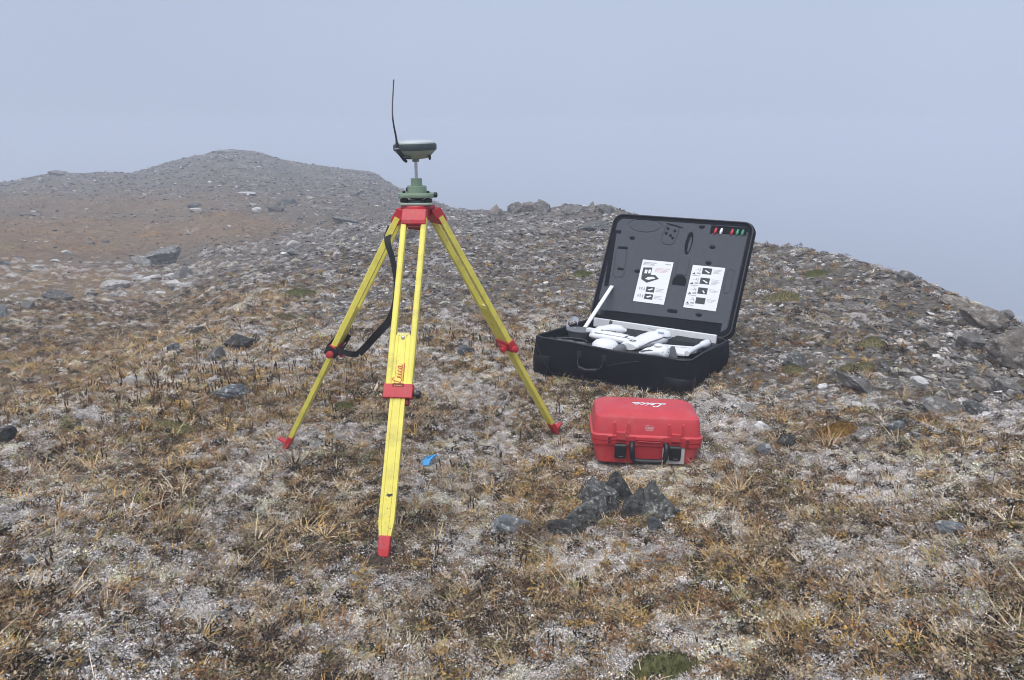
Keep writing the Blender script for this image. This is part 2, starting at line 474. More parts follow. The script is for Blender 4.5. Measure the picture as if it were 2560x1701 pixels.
# what grows where -------------------------------------------------
U, V, _dep = project(np.stack([XX, YY, ZZ], -1))
def blob(u, v, cx, cy, rx, ry):
    return np.exp(-(((u - cx) / rx) ** 2 + ((v - cy) / ry) ** 2))
def zones(x, y, z):
    u, v, dep = project(np.stack([x, y, z], -1))
    u = np.where(dep > .1, u, -5000.)
    r = np.hypot(x, y)
    n1 = perlin(x / 1.1 + 11, y / 1.1 + 5); n2 = perlin(x / .45 + 70, y / .45); n3 = perlin(x / 5.0, y / 5.0 + 50); n4 = perlin(x / .2, y / .2 + 21)
    basin = blob(u, v, 150, 880, 480, 120) * sstep(5.5, 7.0, r) * (u < 800)
    basin = np.maximum(basin * 1.15, 0.95 * blob(u, v, 480, 790, 420, 70) * sstep(7.2, 8.6, r))
    basin = np.maximum(basin, 0.95 * blob(u, v, 60, 800, 330, 110) * sstep(6.5, 8, r))
    flank = (1.05 * blob(u, v, 180, 555, 470, 70) + .5 * blob(u, v, 550, 560, 200, 60)) * (u < 1000) + 0.9 * blob(u, v, 100, 670, 360, 75) 
    browng = np.clip(basin * (0.95 + .35 * n1) * 1.45 + flank * (1 + .6 * n3), 0, 1)
    gravel = sstep(5.2, 8.0, r) * (1 - browng)
    gravel = np.maximum(gravel, sstep(1750, 2250, u) * sstep(1260, 1050, v) * sstep(2.6, 3.8, r))
    gravel = np.maximum(gravel, 0.9 * sstep(1550, 1900, u) * sstep(1130, 960, v))
    gravel = np.clip(gravel + .25 * n2 * (gravel > .05), 0, 1)
    orange = np.clip(sstep(0.05, .5, n1 + .5 * n2) * 0.8 + .6 * blob(u, v, 1420, 1290, 150, 60) + .7 * blob(u, v, 2010, 1040, 130, 35)
                     + .8 * blob(u, v, 400, 1000, 450, 110) + .5 * blob(u, v, 1250, 900, 300, 70), 0, 1)
    lichen = np.clip(sstep(-.25, .45, perlin(x / .62 + 31, y / .62 + 90) + .55 * n4) * (1 - .75 * browng) * (1 - .8 * sstep(5.5, 13, r)) * (1 - .6 * gravel * sstep(2.8, 5.2, r)) * (1 - .5 * blob(u, v, 430, 1000, 470, 110)), 0, 1)
    return browng, gravel, orange, lichen
ZB, ZG, ZO, ZL = zones(XX, YY, ZZ)

nv = NA * NR
co = np.stack([XX, YY, ZZ], -1).reshape(-1, 3)
ii, jj = np.meshgrid(np.arange(NA), np.arange(NR - 1), indexing='ij')
i2 = (ii + 1) % NA
quads = np.stack([ii * NR + jj, i2 * NR + jj, i2 * NR + jj + 1, ii * NR + jj + 1], -1).reshape(-1, 4)[:, ::-1]
co = np.vstack([co, [[0, 0, float(ZZ[:, 0].mean())]]])
me = bpy.data.meshes.new('ground')
nq = len(quads)
fan = np.array([[nv, ((i + 1) % NA) * NR, i * NR] for i in range(NA)])[:, [0, 2, 1]]
me.vertices.add(nv + 1)
me.vertices.foreach_set('co', co.ravel())
me.loops.add(nq * 4 + len(fan) * 3)
me.loops.foreach_set('vertex_index', np.concatenate([quads.ravel(), fan.ravel()]))
me.polygons.add(nq + len(fan))
me.polygons.foreach_set('loop_start', np.concatenate([np.arange(nq) * 4, nq * 4 + np.arange(len(fan)) * 3]))
me.polygons.foreach_set('use_smooth', np.ones(nq + len(fan), bool))
me.update(calc_edges=True)
att = me.color_attributes.new('cover', 'FLOAT_COLOR', 'POINT')
cv = np.stack([ZB, ZG, ZO, ZL], -1).reshape(-1, 4)
att.data.foreach_set('color', np.vstack([cv, [[0, 0, 0, 0.5]]]).ravel())
ground = bpy.data.objects.new('ground', me)
COL.objects.link(ground)
tag(ground, 'stony tundra ground of lichen, dry grass and gravel', None, None, 'structure')

def ground_material():
    m, t, b = newmat('tundra_ground')
    L = t.links.new
    tc = t.nodes.new('ShaderNodeTexCoord').outputs['Object']
    at = t.nodes.new('ShaderNodeAttribute'); at.attribute_name = 'cover'
    sp = t.nodes.new('ShaderNodeSeparateColor'); L(at.outputs['Color'], sp.inputs['Color'])
    zb, zg, zo, zl = sp.outputs['Red'], sp.outputs['Green'], sp.outputs['Blue'], at.outputs['Alpha']
    def noise(scale, detail=6, rough=.65, off=0.0):
        mp = t.nodes.new('ShaderNodeMapping'); mp.inputs['Location'].default_value = (off, off * 1.7, 0); L(tc, mp.inputs['Vector'])
        n = t.nodes.new('ShaderNodeTexNoise'); n.inputs['Scale'].default_value = scale; n.inputs['Detail'].default_value = detail; n.inputs['Roughness'].default_value = rough
        L(mp.outputs['Vector'], n.inputs['Vector']); return n.outputs['Fac']
    def ramp(f, a, b2, lo=0., hi=1.):
        r = t.nodes.new('ShaderNodeMapRange'); r.inputs['From Min'].default_value = a; r.inputs['From Max'].default_value = b2
        r.inputs['To Min'].default_value = lo; r.inputs['To Max'].default_value = hi
        L(f, r.inputs['Value']); return r.outputs['Result']
    def mix(f, a, b2):
        x = t.nodes.new('ShaderNodeMix'); x.data_type = 'RGBA'
        for s, v in ((x.inputs['Factor'], f), (x.inputs[6], a), (x.inputs[7], b2)):
            if isinstance(v, (tuple, list)): s.default_value = (*v, 1)
            elif isinstance(v, float): s.default_value = v
            else: L(v, s)
        return x.outputs[2]
    def mul(a, b2):
        x = t.nodes.new('ShaderNodeMath'); x.operation = 'MULTIPLY'
        for s, v in ((x.inputs[0], a), (x.inputs[1], b2)):
            if isinstance(v, float): s.default_value = v
            else: L(v, s)
        return x.outputs[0]
    def add(a, b2):
        x = t.nodes.new('ShaderNodeMath'); x.operation = 'ADD'
        for s, v in ((x.inputs[0], a), (x.inputs[1], b2)):
            if isinstance(v, float): s.default_value = v
            else: L(v, s)
        return x.outputs[0]
    fine = noise(55, 7, .75)
    fine2 = noise(38, 8, .8, 13.)
    mid = noise(7, 8, .72, 4.)
    gn0 = noise(3.2, 11, .85, 43.)
    soil = mix(ramp(fine, .38, .66), (0.030, 0.024, 0.020), (0.190, 0.145, 0.110))
    soil = mix(ramp(mid, .40, .65), soil, mix(ramp(fine2, .4, .62), (0.08, 0.058, 0.040), (0.38, 0.30, 0.215)))
    # orange and red-brown cushion plants
    soil = mix(mul(zo, ramp(fine2, .46, .62)), soil, mix(ramp(fine, .4, .6), (0.12, 0.055, 0.022), (0.40, 0.225, 0.085)))
    # dry brown sedge sward
    sw = mix(ramp(fine, .36, .64), (0.105, 0.068, 0.046), (0.36, 0.25, 0.165))
    sw = mix(ramp(noise(1.1, 9, .75, 61.), .46, .60), sw, mix(ramp(gn0, .42, .6), (0.12, 0.100, 0.070), (0.36, 0.28, 0.15)))
    sw = mix(ramp(noise(.55, 10, .78, 67.), .54, .64), sw, mix(ramp(gn0, .4, .6), (0.16, 0.085, 0.045), (0.40, 0.235, 0.10)))
    soil = mix(mul(zb, ramp(mid, .25, .6)), soil, sw)
    # gravel: grey chips in every size
    gn = noise(16, 10, .85, 31.)
    gr = mix(ramp(gn, .40, .62), (0.042, 0.038, 0.035), (0.27, 0.245, 0.22))
    gr = mix(ramp(noise(5, 9, .8, 3.), .5, .7), gr, (0.115, 0.090, 0.068))
    gr = mix(ramp(noise(.8, 9, .78, 83.), .53, .60), gr, mix(ramp(gn0, .40, .58), (0.10, 0.095, 0.085), (0.40, 0.38, 0.355)))
    gr = mix(ramp(noise(1.3, 8, .75, 97.), .55, .63), gr, mix(ramp(gn0, .40, .58), (0.075, 0.062, 0.045), (0.24, 0.195, 0.13)))
    soil = mix(mul(zg, ramp(mid, .30, .55, .35, 1.)), soil, gr)
    # crusted lichen
    ln = add(mul(noise(6, 12, .82, 17.), .8), mul(noise(60, 3, .7, 23.), .45))
    lm = ramp(add(mul(zl, .20), ln), .745, .80)
    lc = mix(ramp(noise(11, 4, .6, 50.), .42, .6), (0.60, 0.57, 0.55), (0.63, 0.60, 0.49))
    lc = mix(ramp(noise(95, 3, .8, 71.), .40, .50), (0.10, 0.085, 0.075), lc)
    soil = mix(lm, soil, lc)
    L(soil, b.inputs['Base Color'])
    b.inputs['Roughness'].default_value = 0.95
    b.inputs['Specular IOR Level'].default_value = 0.15
    bp = t.nodes.new('ShaderNodeBump'); bp.inputs['Strength'].default_value = 0.9; bp.inputs['Distance'].default_value = 0.02
    L(add(fine, mul(gn, .8)), bp.inputs['Height']); L(bp.outputs['Normal'], b.inputs['Normal'])
    return m
ground.data.materials.append(ground_material())

# ------------------------------------------------------------------ the cloud drifting over the hill
HAZE_TOP = 3.4
hz = MB().box((0, 0, (-42 + HAZE_TOP) / 2), (330, 330, 42 + HAZE_TOP)).build('haze', [])
hm, ht, hb = newmat('haze_air')
ht.nodes.remove(hb)
pv = ht.nodes.new('ShaderNodeVolumePrincipled')
pv.inputs['Color'].default_value = (0.815, 0.882, 0.985, 1)
pv.inputs['Density'].default_value = 0.0080
ht.links.new(pv.outputs['Volume'], ht.nodes['Material Output'].inputs['Volume'])
hz.data.materials.append(hm)
tag(hz, 'thin cold mist hanging over the knoll and hill', None, None, 'stuff')
# ------------------------------------------------------------------ ground cover: lichen, sedge, heath, gravel (uncountable)
def proto(name, vs, fs):
    me = bpy.data.meshes.new(name)
    me.from_pydata([tuple(map(float, v)) for v in vs], [], fs)
    return bpy.data.objects.new(name, me)          # never linked: only its mesh is scattered

def blade_tuft(n, h, spread, w, droop, r):
    vs, fs = [], []
    for _ in range(n):
        a = r.uniform(0, 2 * math.pi); lean = r.uniform(.1, spread); hh = h * r.uniform(.45, 1.0)
        base = np.array([math.cos(a), math.sin(a), 0]) * r.uniform(0, .012)
        d = np.array([math.cos(a), math.sin(a), 0]); side = np.array([-math.sin(a), math.cos(a), 0])
        k = len(vs); nseg = 3
        for s in range(nseg):
            t = s / nseg
            out = lean * hh * t + droop * hh * t * t
            p = base + d * out + np.array([0, 0, hh * (t - .35 * droop * t * t)])
            ww = w * (1 - .55 * t) / 2
            vs += [p - side * ww, p + side * ww]
        p = base + d * (lean * hh + droop * hh) + np.array([0, 0, hh * (1 - .35 * droop)])
        vs.append(p)
        for s in range(nseg - 1):
            fs.append((k + 2 * s, k + 2 * s + 1, k + 2 * s + 3, k + 2 * s + 2))
        fs.append((k + 2 * nseg - 2, k + 2 * nseg - 1, k + 2 * nseg))
    return vs, fs

def crust(n, rad, hgt, size, r):
    """heap of small curled lobes"""
    vs, fs = [], []
    for _ in range(n):
        a = r.uniform(0, 2 * math.pi); q = rad * math.sqrt(r.uniform(0, 1))
        c = np.array([q * math.cos(a), q * math.sin(a), hgt * (1 - (q / rad) ** 2) * r.uniform(.35, 1.0)])
        s = size * r.uniform(.5, 1.3)
        e = Euler((r.uniform(-.9, .9), r.uniform(-.9, .9), r.uniform(0, 6.3))).to_matrix()
        k = len(vs)
        m = 5
        for i in range(m):
            b = 2 * math.pi * i / m
            vs.append(c + np.array(e @ Vector((math.cos(b) * s * r.uniform(.6, 1.2), math.sin(b) * s * r.uniform(.6, 1.2), s * r.uniform(-.1, .35)))))
        vs.append(c + np.array(e @ Vector((0, 0, -s * .35))))
        for i in range(m):
            fs.append((k + i, k + (i + 1) % m, k + m))
    return vs, fs

def sprig(n, h, r):
    vs, fs = [], []
    for _ in range(n):
        a = r.uniform(0, 6.283); q = .022 * math.sqrt(r.uniform(0, 1))
        c = np.array([q * math.cos(a), q * math.sin(a), h * r.uniform(.05, 1)])
        s = .0036 * r.uniform(.6, 1.5)
        e = Euler((r.uniform(-1.3, 1.3), r.uniform(-1.3, 1.3), r.uniform(0, 6.3))).to_matrix()
        k = len(vs)
        for p in ((-s * .5, 0, 0), (s * .5, 0, 0), (s * .3, s * 1.6, .0), (-s * .3, s * 1.6, 0)):
            vs.append(c + np.array(e @ Vector(p)))
        fs.append((k, k + 1, k + 2, k + 3))
    return vs, fs

def hull_rock(n, dims, r, flat=0.0):
    bm = bmesh.new()
    for _ in range(n):
        p = np.array([r.gauss(0, 1), r.gauss(0, 1), r.gauss(0, 1)]); p /= np.linalg.norm(p)
        p = np.sign(p) * np.abs(p) ** (.75)
        bm.verts.new(Vector(p * np.array(dims) * r.uniform(.82, 1.05)))
    res = bmesh.ops.convex_hull(bm, input=bm.verts)
    junk = list({g for g in res['geom_interior'] + res['geom_unused'] if isinstance(g, bmesh.types.BMVert)})
    if junk: bmesh.ops.delete(bm, geom=junk, context='VERTS')
    return bm

def seed_stalk(r):
    vs, fs = [], []
    for _ in range(3):
        a = r.uniform(0, 6.28); l = r.uniform(.03, .055); d = np.array([math.cos(a), math.sin(a), 0]) * r.uniform(.02, .3)
        top = d * l + np.array([0, 0, l]); b = d * .05
        s = np.array([.0011, 0, 0]); k = len(vs)
        vs += [b - s, b + s, top + s, top - s]; fs.append((k, k + 1, k + 2, k + 3))
        k = len(vs); w = .0027
        for dz, ww in ((-.012, .2), (-.004, 1), (.006, .9), (.014, .1)):
            for i in range(4):
                g = i * math.pi / 2
                vs.append(top + np.array([math.cos(g) * w * ww, math.sin(g) * w * ww, dz]))
        for L in range(3):
            for i in range(4):
                fs.append((k + L * 4 + i, k + L * 4 + (i + 1) % 4, k + L * 4 + 4 + (i + 1) % 4, k + L * 4 + 4 + i))
    return vs, fs

def cover_material(name, rough=0.9, trans=0.0):
    m, t, b = newmat(name)
    a = t.nodes.new('ShaderNodeAttribute'); a.attribute_type = 'INSTANCER'; a.attribute_name = 'tint'
    g = t.nodes.new('ShaderNodeNewGeometry')
    n = t.nodes.new('ShaderNodeTexNoise'); n.inputs['Scale'].default_value = 130; n.inputs['Detail'].default_value = 2
    t.links.new(g.outputs['Position'], n.inputs['Vector'])
    r = t.nodes.new('ShaderNodeMapRange'); r.inputs['From Min'].default_value = .3; r.inputs['From Max'].default_value = .7
    r.inputs['To Min'].default_value = .56; r.inputs['To Max'].default_value = 1.42
    t.links.new(n.outputs['Fac'], r.inputs['Value'])
    x = t.nodes.new('ShaderNodeMix'); x.data_type = 'RGBA'; x.blend_type = 'MULTIPLY'; x.inputs['Factor'].default_value = 1
    t.links.new(a.outputs['Color'], x.inputs[6]); t.links.new(r.outputs['Result'], x.inputs[7])
    t.links.new(x.outputs[2], b.inputs['Base Color'])
    b.inputs['Roughness'].default_value = rough
    b.inputs['Specular IOR Level'].default_value = 0.2
    return m

def scatter(name, label, P, rot, scl, idx, tint, protos, material):
    n = len(P)
    me = bpy.data.meshes.new(name)
    me.vertices.add(n); me.vertices.foreach_set('co', P.astype(np.float32).ravel())
    for an, ty, data, key in (('rot', 'FLOAT_VECTOR', rot, 'vector'), ('scl', 'FLOAT_VECTOR', scl, 'vector'),
                              ('idx', 'INT', idx, 'value'), ('tint', 'FLOAT_COLOR', np.hstack([tint, np.ones((n, 1))]), 'color')):
        at = me.attributes.new(an, ty, 'POINT')
        at.data.foreach_set(key, np.ascontiguousarray(data, dtype=np.int32 if ty == 'INT' else np.float32).ravel())
    o = bpy.data.objects.new(name, me); COL.objects.link(o)
    ng = bpy.data.node_groups.new(name, 'GeometryNodeTree')
    ng.interface.new_socket('Geometry', in_out='INPUT', socket_type='NodeSocketGeometry')
    ng.interface.new_socket('Geometry', in_out='OUTPUT', socket_type='NodeSocketGeometry')
    gi = ng.nodes.new('NodeGroupInput'); go = ng.nodes.new('NodeGroupOutput')
    ip = ng.nodes.new('GeometryNodeInstanceOnPoints')
    jn = ng.nodes.new('GeometryNodeJoinGeometry')
    for p in protos:
        p.data.materials.append(material)
        oi = ng.nodes.new('GeometryNodeObjectInfo'); oi.inputs['Object'].default_value = p
        g2 = ng.nodes.new('GeometryNodeGeometryToInstance')
        ng.links.new(oi.outputs['Geometry'], g2.inputs[0]); ng.links.new(g2.outputs[0], jn.inputs[0])
    def named(nm, ty):
        q = ng.nodes.new('GeometryNodeInputNamedAttribute'); q.data_type = ty; q.inputs['Name'].default_value = nm
        return q.outputs['Attribute']
    ng.links.new(gi.outputs[0], ip.inputs['Points']); ng.links.new(jn.outputs[0], ip.inputs['Instance'])
    ip.inputs['Pick Instance'].default_value = True
    ng.links.new(named('idx', 'INT'), ip.inputs['Instance Index'])
    ng.links.new(named('rot', 'FLOAT_VECTOR'), ip.inputs['Rotation'])
    ng.links.new(named('scl', 'FLOAT_VECTOR'), ip.inputs['Scale'])
    ng.links.new(ip.outputs[0], go.inputs[0])
    md = o.modifiers.new('scatter', 'NODES'); md.node_group = ng
    return tag(o, label, None, None, 'stuff')

def mats_of_lichen(x, y):
    """patches where nothing but lichen grows"""
    z_ = height(x, y); u_, v_, _d = project(np.stack([x, y, z_], -1))
    return (1 - .7 * blob(u_, v_, 430, 1000, 480, 120)) * sstep(.10, .34, perlin(x / .42 + 311, y / .42 + 97) + .45 * perlin(x / .13 + 5, y / .13 + 41) + .2 * perlin(x / .05, y / .05))
FOOT = []      # ground covered by things: (centre x, y, yaw, half width, half depth)
def free(x, y):
    ok = np.ones(len(x), bool)
    for cx, cy, yaw, hw, hd in FOOT:
        dx, dy = x - cx, y - cy
        lx = dx * math.cos(yaw) + dy * math.sin(yaw); ly = -dx * math.sin(yaw) + dy * math.cos(yaw)
        ok &= ~((np.abs(lx) < hw) & (np.abs(ly) < hd))
    return ok

def samples(n, r0, r1, power=2.0, amax=60):
    """points over the ground in front, thinning with distance"""
    a = rng.uniform(-math.radians(amax), math.radians(amax), n)
    u = rng.uniform(0, 1, n)
    if power == 2.0: r = r0 * (r1 / r0) ** u
    else:
        k = 2 - power; r = (r0 ** k + u * (r1 ** k - r0 ** k)) ** (1 / k)
    x, y = np.sin(a) * r, np.cos(a) * r
    m = free(x, y); x, y, r = x[m], y[m], r[m]
    z = height(x, y)
    e = .04 + .004 * r
    nx = (height(x + e, y) - height(x - e, y)) / (2 * e); ny = (height(x, y + e) - height(x, y - e)) / (2 * e)
    return x, y, z, r, np.clip(nx, -1, 1), np.clip(ny, -1, 1)

def pick(cols, w):
    """random colour per row from weighted lists; w: (n, k)"""
    w = np.maximum(w, 1e-6); w = w / w.sum(1, keepdims=True)
    c = np.cumsum(w, 1); u = rng.uniform(0, 1, (len(w), 1))
    k = (u > c).sum(1)
    out = np.asarray(cols)[np.minimum(k, len(cols) - 1)]
    return out * rng.uniform(.72, 1.25, (len(w), 1))

FOOT.append((0.5624 - math.sin(-.5537) * .41, 4.5061 + math.cos(-.5537) * .41, -.5537, .50, .39))
q = ground_at(1076, 1160)[0]; FOOT.append((q[0], q[1] - .02, 0.0, .05, .07))
for q in ((958, 1392), (714, 1117), (1391, 1080)):
    q = ground_at(*q)[0]; FOOT.append((q[0], q[1] - .03, 0.0, .055, .08))
FOOT.append((0.6134 + math.sin(.0585) * .15, 3.2865 + .125, -.0585, .245, .16))

# --- lichen crusts
x, y, z, r, nx, ny = samples(310000, 1.1, 20, 1.75)
zb, zg, zo, zl = zones(x, y, z)
keep = rng.uniform(0, 1, len(x)) < np.clip(.30 + .9 * zl ** 1.4 + .8 * mats_of_lichen(x, y) - .45 * zg * (r > 4), 0.05, 1) * (1 - .8 * zb) * (1 - .80 * np.clip(zg, 0, 1) * sstep(2.8, 5.2, r))
x, y, z, r, zo, zl, zg, nx, ny = [q[keep] for q in (x, y, z, r, zo, zl, zg, nx, ny)]
n = len(x)
yel = sstep(.1, .5, perlin(x / .5 + 200, y / .5))
tint = pick([(.80, .765, .745), (.66, .62, .59), (.79, .76, .60), (.36, .33, .31)], np.stack([.9 + 0 * x, .55 + .6 * zg, 1.1 * yel, .35 + .3 * zg], 1))
s = np.exp(np.clip(rng.normal(0, .38, n), -1, .45)) * .58 * np.maximum(1, r / 4.5) ** .75
pr = [proto('lichen_crust', *crust(110, .036, .026, .0031, random)) for _ in range(4)]
scatter('lichen', 'pale crusted reindeer lichen covering the stony ground', np.stack([x, y, z - .002], 1),
        np.stack([np.arctan(ny), -np.arctan(nx), rng.uniform(0, 6.28, n)], 1), np.stack([s, s, s * rng.uniform(.7, 1.25, n)], 1), rng.integers(0, 4, n), tint, pr, cover_material('lichen_crust'))

# --- low heath: dark crowberry and small dead leaves
x, y, z, r, nx, ny = samples(150000, 1.1, 14, 1.8)
zb, zg, zo, zl = zones(x, y, z)
keep = rng.uniform(0, 1, len(x)) < np.clip(.9 - .5 * zl, .1, 1) * (1 - .6 * mats_of_lichen(x, y)) * (1 - .80 * zg * sstep(3.0, 4.5, r))
x, y, z, r, zo, zl, zb = [q[keep] for q in (x, y, z, r, zo, zl, zb)]
n = len(x)
tint = pick([(.050, .042, .036), (.16, .115, .075), (.40, .31, .20), (.27, .15, .075), (.48, .31, .11), (.19, .18, .08)],
            np.stack([.9 + 0 * x, .8 + 0 * x, .7 + 0 * x, .25 + .8 * zo, .1 + .8 * zo, .15 + .3 * zo], 1))
s = np.exp(rng.normal(0, .3, n)) * .8 * np.maximum(1, r / 5) ** .5
pr = [proto('heath_sprig', *sprig(70, .020, random)) for _ in range(4)]
scatter('heath', 'low dark heath and dead leaves between the lichen', np.stack([x, y, z - .002], 1),
        np.stack([rng.normal(0, .2, n), rng.normal(0, .2, n), rng.uniform(0, 6.28, n)], 1), np.stack([s, s, s * rng.uniform(.7, 1.3, n)], 1), rng.integers(0, 4, n), tint, pr, cover_material('heath_leaf'))

# --- sedge and dry grass
x, y, z, r, nx, ny = samples(30000, 1.1, 17, 1.65)
zb, zg, zo, zl = zones(x, y, z)
gm = sstep(-.35, .35, perlin(x / .55 + 130, y / .55 + 17) + .4 * perlin(x / .17, y / .17 + 3))
keep = rng.uniform(0, 1, len(x)) < np.clip(.10 + .34 * gm * (1 - .6 * mats_of_lichen(x, y)) * sstep(9.5, 4.2, r) + .9 * zb, 0, 1) * (1 - .90 * zg * sstep(3.2, 5.0, r))
x, y, z, r, zo, zl, zb = [q[keep] for q in (x, y, z, r, zo, zl, zb)]
n = len(x)
tint = pick([(.58, .46, .29), (.74, .65, .51), (.60, .39, .13), (.40, .25, .13), (.24, .185, .135), (.42, .37, .13)],
            np.stack([.9 + 0 * x, .6 * (1 - zb), .30 + .55 * zo, .25 + .4 * zo + 1.0 * zb, .45 + .2 * zb, .14 + .1 * zo], 1))
s = np.exp(rng.normal(0, .30, n)) * .95 * np.maximum(1, r / 5.5) ** .6 * np.interp(r, [1.5, 2.6], [.62, .92])
tx, ty, tz, tr, _a, _b = samples(86000, 1.1, 9.5, 1.75)
tb_, tg_, to_, tl_0 = zones(tx, ty, tz)
turf = sstep(-.6, .5, perlin(tx / .38 + 230, ty / .38 + 7) + .5 * perlin(tx / .12, ty / .12 + 63))
tk = rng.uniform(0, 1, len(tx)) < (.18 + .70 * turf) * (1 - .3 * tl_0) * (1 - .58 * mats_of_lichen(tx, ty)) * (1 - .93 * tg_ * sstep(3.2, 5.0, tr))
tx, ty, tz, tr, to_, tb_ = [q[tk] for q in (tx, ty, tz, tr, to_, tb_)]
nt = len(tx); n_big = n
tint = np.vstack([tint, pick([(.50, .38, .235), (.68, .59, .45), (.60, .39, .15), (.36, .22, .12), (.15, .11, .08), (.40, .36, .14)],
                             np.stack([1 + 0 * tx, .5 + 0 * tx, .35 + .75 * to_, .8 + .4 * to_ + .5 * tb_, .8 + 0 * tx, .22 + 0 * tx], 1))])
s = np.concatenate([s, np.exp(rng.normal(0, .3, nt)) * np.maximum(1, tr / 4.5) ** .6 * np.interp(tr, [1.5, 2.6], [.72, .95])])
x, y, z = np.concatenate([x, tx]), np.concatenate([y, ty]), np.concatenate([z, tz])
fx, fy, fz, fr, fnx, fny = samples(42600, 15, 64, 2.0)
fb_, fg_, fo_, fl_ = zones(fx, fy, fz)
fk = (rng.uniform(0, 1, len(fx)) < np.clip(fb_ * 1.1 + .06, 0, 1)) & (fx < 8)
fx, fy, fz, fr, fo_ = [q[fk] for q in (fx, fy, fz, fr, fo_)]
nf = len(fx)
x, y, z = np.concatenate([x, fx]), np.concatenate([y, fy]), np.concatenate([z, fz])
tint = np.vstack([tint, pick([(.30, .20, .125), (.40, .30, .19), (.20, .14, .10), (.40, .24, .09), (.45, .42, .38)], np.stack([1 + 0 * fx, .7 + 0 * fx, .9 + 0 * fx, .3 + .8 * fo_, .25 + 0 * fx], 1))])
s = np.concatenate([s, np.exp(rng.normal(0, .3, nf)) * .085 * fr * 1.0])
n = len(x)
pr = [proto('sedge_tuft', *blade_tuft(15, .044, .9, .0025, .6, random)) for _ in range(4)] + \
     [proto('sedge_tuft', *blade_tuft(8, .050, 1.2, .0026, 1.0, random)) for _ in range(3)] + \
     [proto('sedge_tuft', *blade_tuft(6, .045, 2.4, .0027, 1.1, random)) for _ in range(2)] + \
     [proto('short_tuft', *blade_tuft(9, .027, 1.3, .0022, .8, random)) for _ in range(4)]
scatter('grass', 'dry straw and rust coloured sedge tufts growing through the lichen', np.stack([x, y, z - .004], 1),
        np.stack([rng.normal(0, .16, n), rng.normal(0, .16, n), rng.uniform(0, 6.28, n)], 1), np.stack([s, s, s * rng.uniform(.65, 1.15, n)], 1), np.concatenate([rng.integers(0, 9, n_big), rng.integers(9, 13, nt), rng.integers(0, 9, nf)]), tint, pr, cover_material('sedge_blade'))

# --- stalks with dark seed heads, thick along the lip of the hollow
x, y, z, r, nx, ny = samples(22720, 1.9, 8, 1.3)
u, v, _ = project(np.stack([x, y, z], 1))
keep = rng.uniform(0, 1, len(x)) < np.clip(.42 * blob(u, v, 560, 970, 430, 75) + .5 * blob(u, v, 1180, 850, 260, 40) + .02, 0, 1) * (np.hypot(x, y) < 6.2) * (u < 1750) * .8
x, y, z = x[keep], y[keep], z[keep]; n = len(x)
tint = pick([(.06, .040, .028), (.10, .062, .036), (.16, .10, .06)], np.ones((n, 3)))
s = rng.uniform(.7, 1.25, n)
scatter('seed_heads', 'thin stalks with dark brown seed heads among the sedge', np.stack([x, y, z - .003], 1),
        np.stack([rng.normal(0, .1, n), rng.normal(0, .1, n), rng.uniform(0, 6.28, n)], 1), np.stack([s, s, s], 1), rng.integers(0, 3, n), tint,
        [proto('seed_stalk', *seed_stalk(random)) for _ in range(3)], cover_material('seed_head'))

# --- gravel and stone chips
def chip_proto(dims):
    bm = hull_rock(11, dims, random)
    me = bpy.data.meshes.new('stone_chip'); bm.to_mesh(me); bm.free()
    return bpy.data.objects.new('stone_chip', me)
chips = [chip_proto((.5, random.uniform(.28, .45), random.uniform(.10, .22))) for _ in range(7)]
x, y, z, r, nx, ny = samples(170400, 2.2, 64, 1.95)
zb, zg, zo, zl = zones(x, y, z)
clus = sstep(-.5, .5, perlin(x / 1.4, y / 1.4 + 88) + .5 * perlin(x / .5, y / .5 + 12))
keep = rng.uniform(0, 1, len(x)) < np.clip(.03 + zg * (.30 + .70 * clus) + .10 * (r > 14), 0, 1) * (1 - .8 * zb)
x, y, z, r, zg, zl, nx, ny = [q[keep] for q in (x, y, z, r, zg, zl, nx, ny)]
n = len(x)
warm = sstep(-.2, .5, perlin(x / 3.1 + 9, y / 3.1))
tint = pick([(.205, .193, .184), (.33, .305, .28), (.115, .110, .108), (.53, .505, .48), (.27, .222, .172)], np.stack([1 + 0 * x, .55 + .3 * zl, 1.1 + 0 * x, (.28 + .3 * zl) * np.interp(r, [8, 22], [1, .35]), .5 * warm], 1))
s = np.exp(np.clip(rng.normal(0, .5, n), -1.2, .85)) * .024 * np.interp(r, [2.2, 4.5], [.6, 1.0]) * np.maximum(1, r / 4.5) ** .74
scatter('gravel', 'grey stone chips and gravel strewn over the knoll and hillside', np.stack([x, y, z + .10 * s], 1),
        np.stack([np.arctan(ny) + rng.normal(0, .22, n), -np.arctan(nx) + rng.normal(0, .22, n), rng.uniform(0, 6.28, n)], 1), np.stack([s, s, s], 1), rng.integers(0, 7, n), tint, chips, cover_material('stone_chip'))
# ------------------------------------------------------------------ materials of the equipment
YEL = mat('yellow_lacquer', (0.83, 0.735, 0.125), .45, .07, 14, dirt=.55, dirtcol=(.36, .29, .11), dscale=11)
YELD = mat('yellow_lacquer_groove', (0.50, 0.40, 0.035), .5, .1, 20)
RED = mat('red_coated_metal', (0.52, 0.030, 0.040), .42, .10, 30, dirt=.55, dirtcol=(.34, .15, .13), dscale=16)
GREEN = mat('grey_green_enamel', (0.215, 0.300, 0.205), .45, .05, 30, dirt=.3, dirtcol=(.26, .30, .24))
BLACK = mat('black_plastic', (0.014, 0.015, 0.018), .42, .2, 40)
DKGRN = mat('dark_green_rubber', (0.035, 0.055, 0.055), .55, .1, 40)
STEEL = mat('brushed_steel', (0.50, 0.50, 0.50), .35, .08, 60, metal=.7)
DOME = mat('pale_radome', (0.50, 0.535, 0.53), .35, .03, 20)
HOUS = mat('grey_green_housing', (0.27, 0.33, 0.26), .5, .08, 30, dirt=.5, dirtcol=(.40, .36, .28))
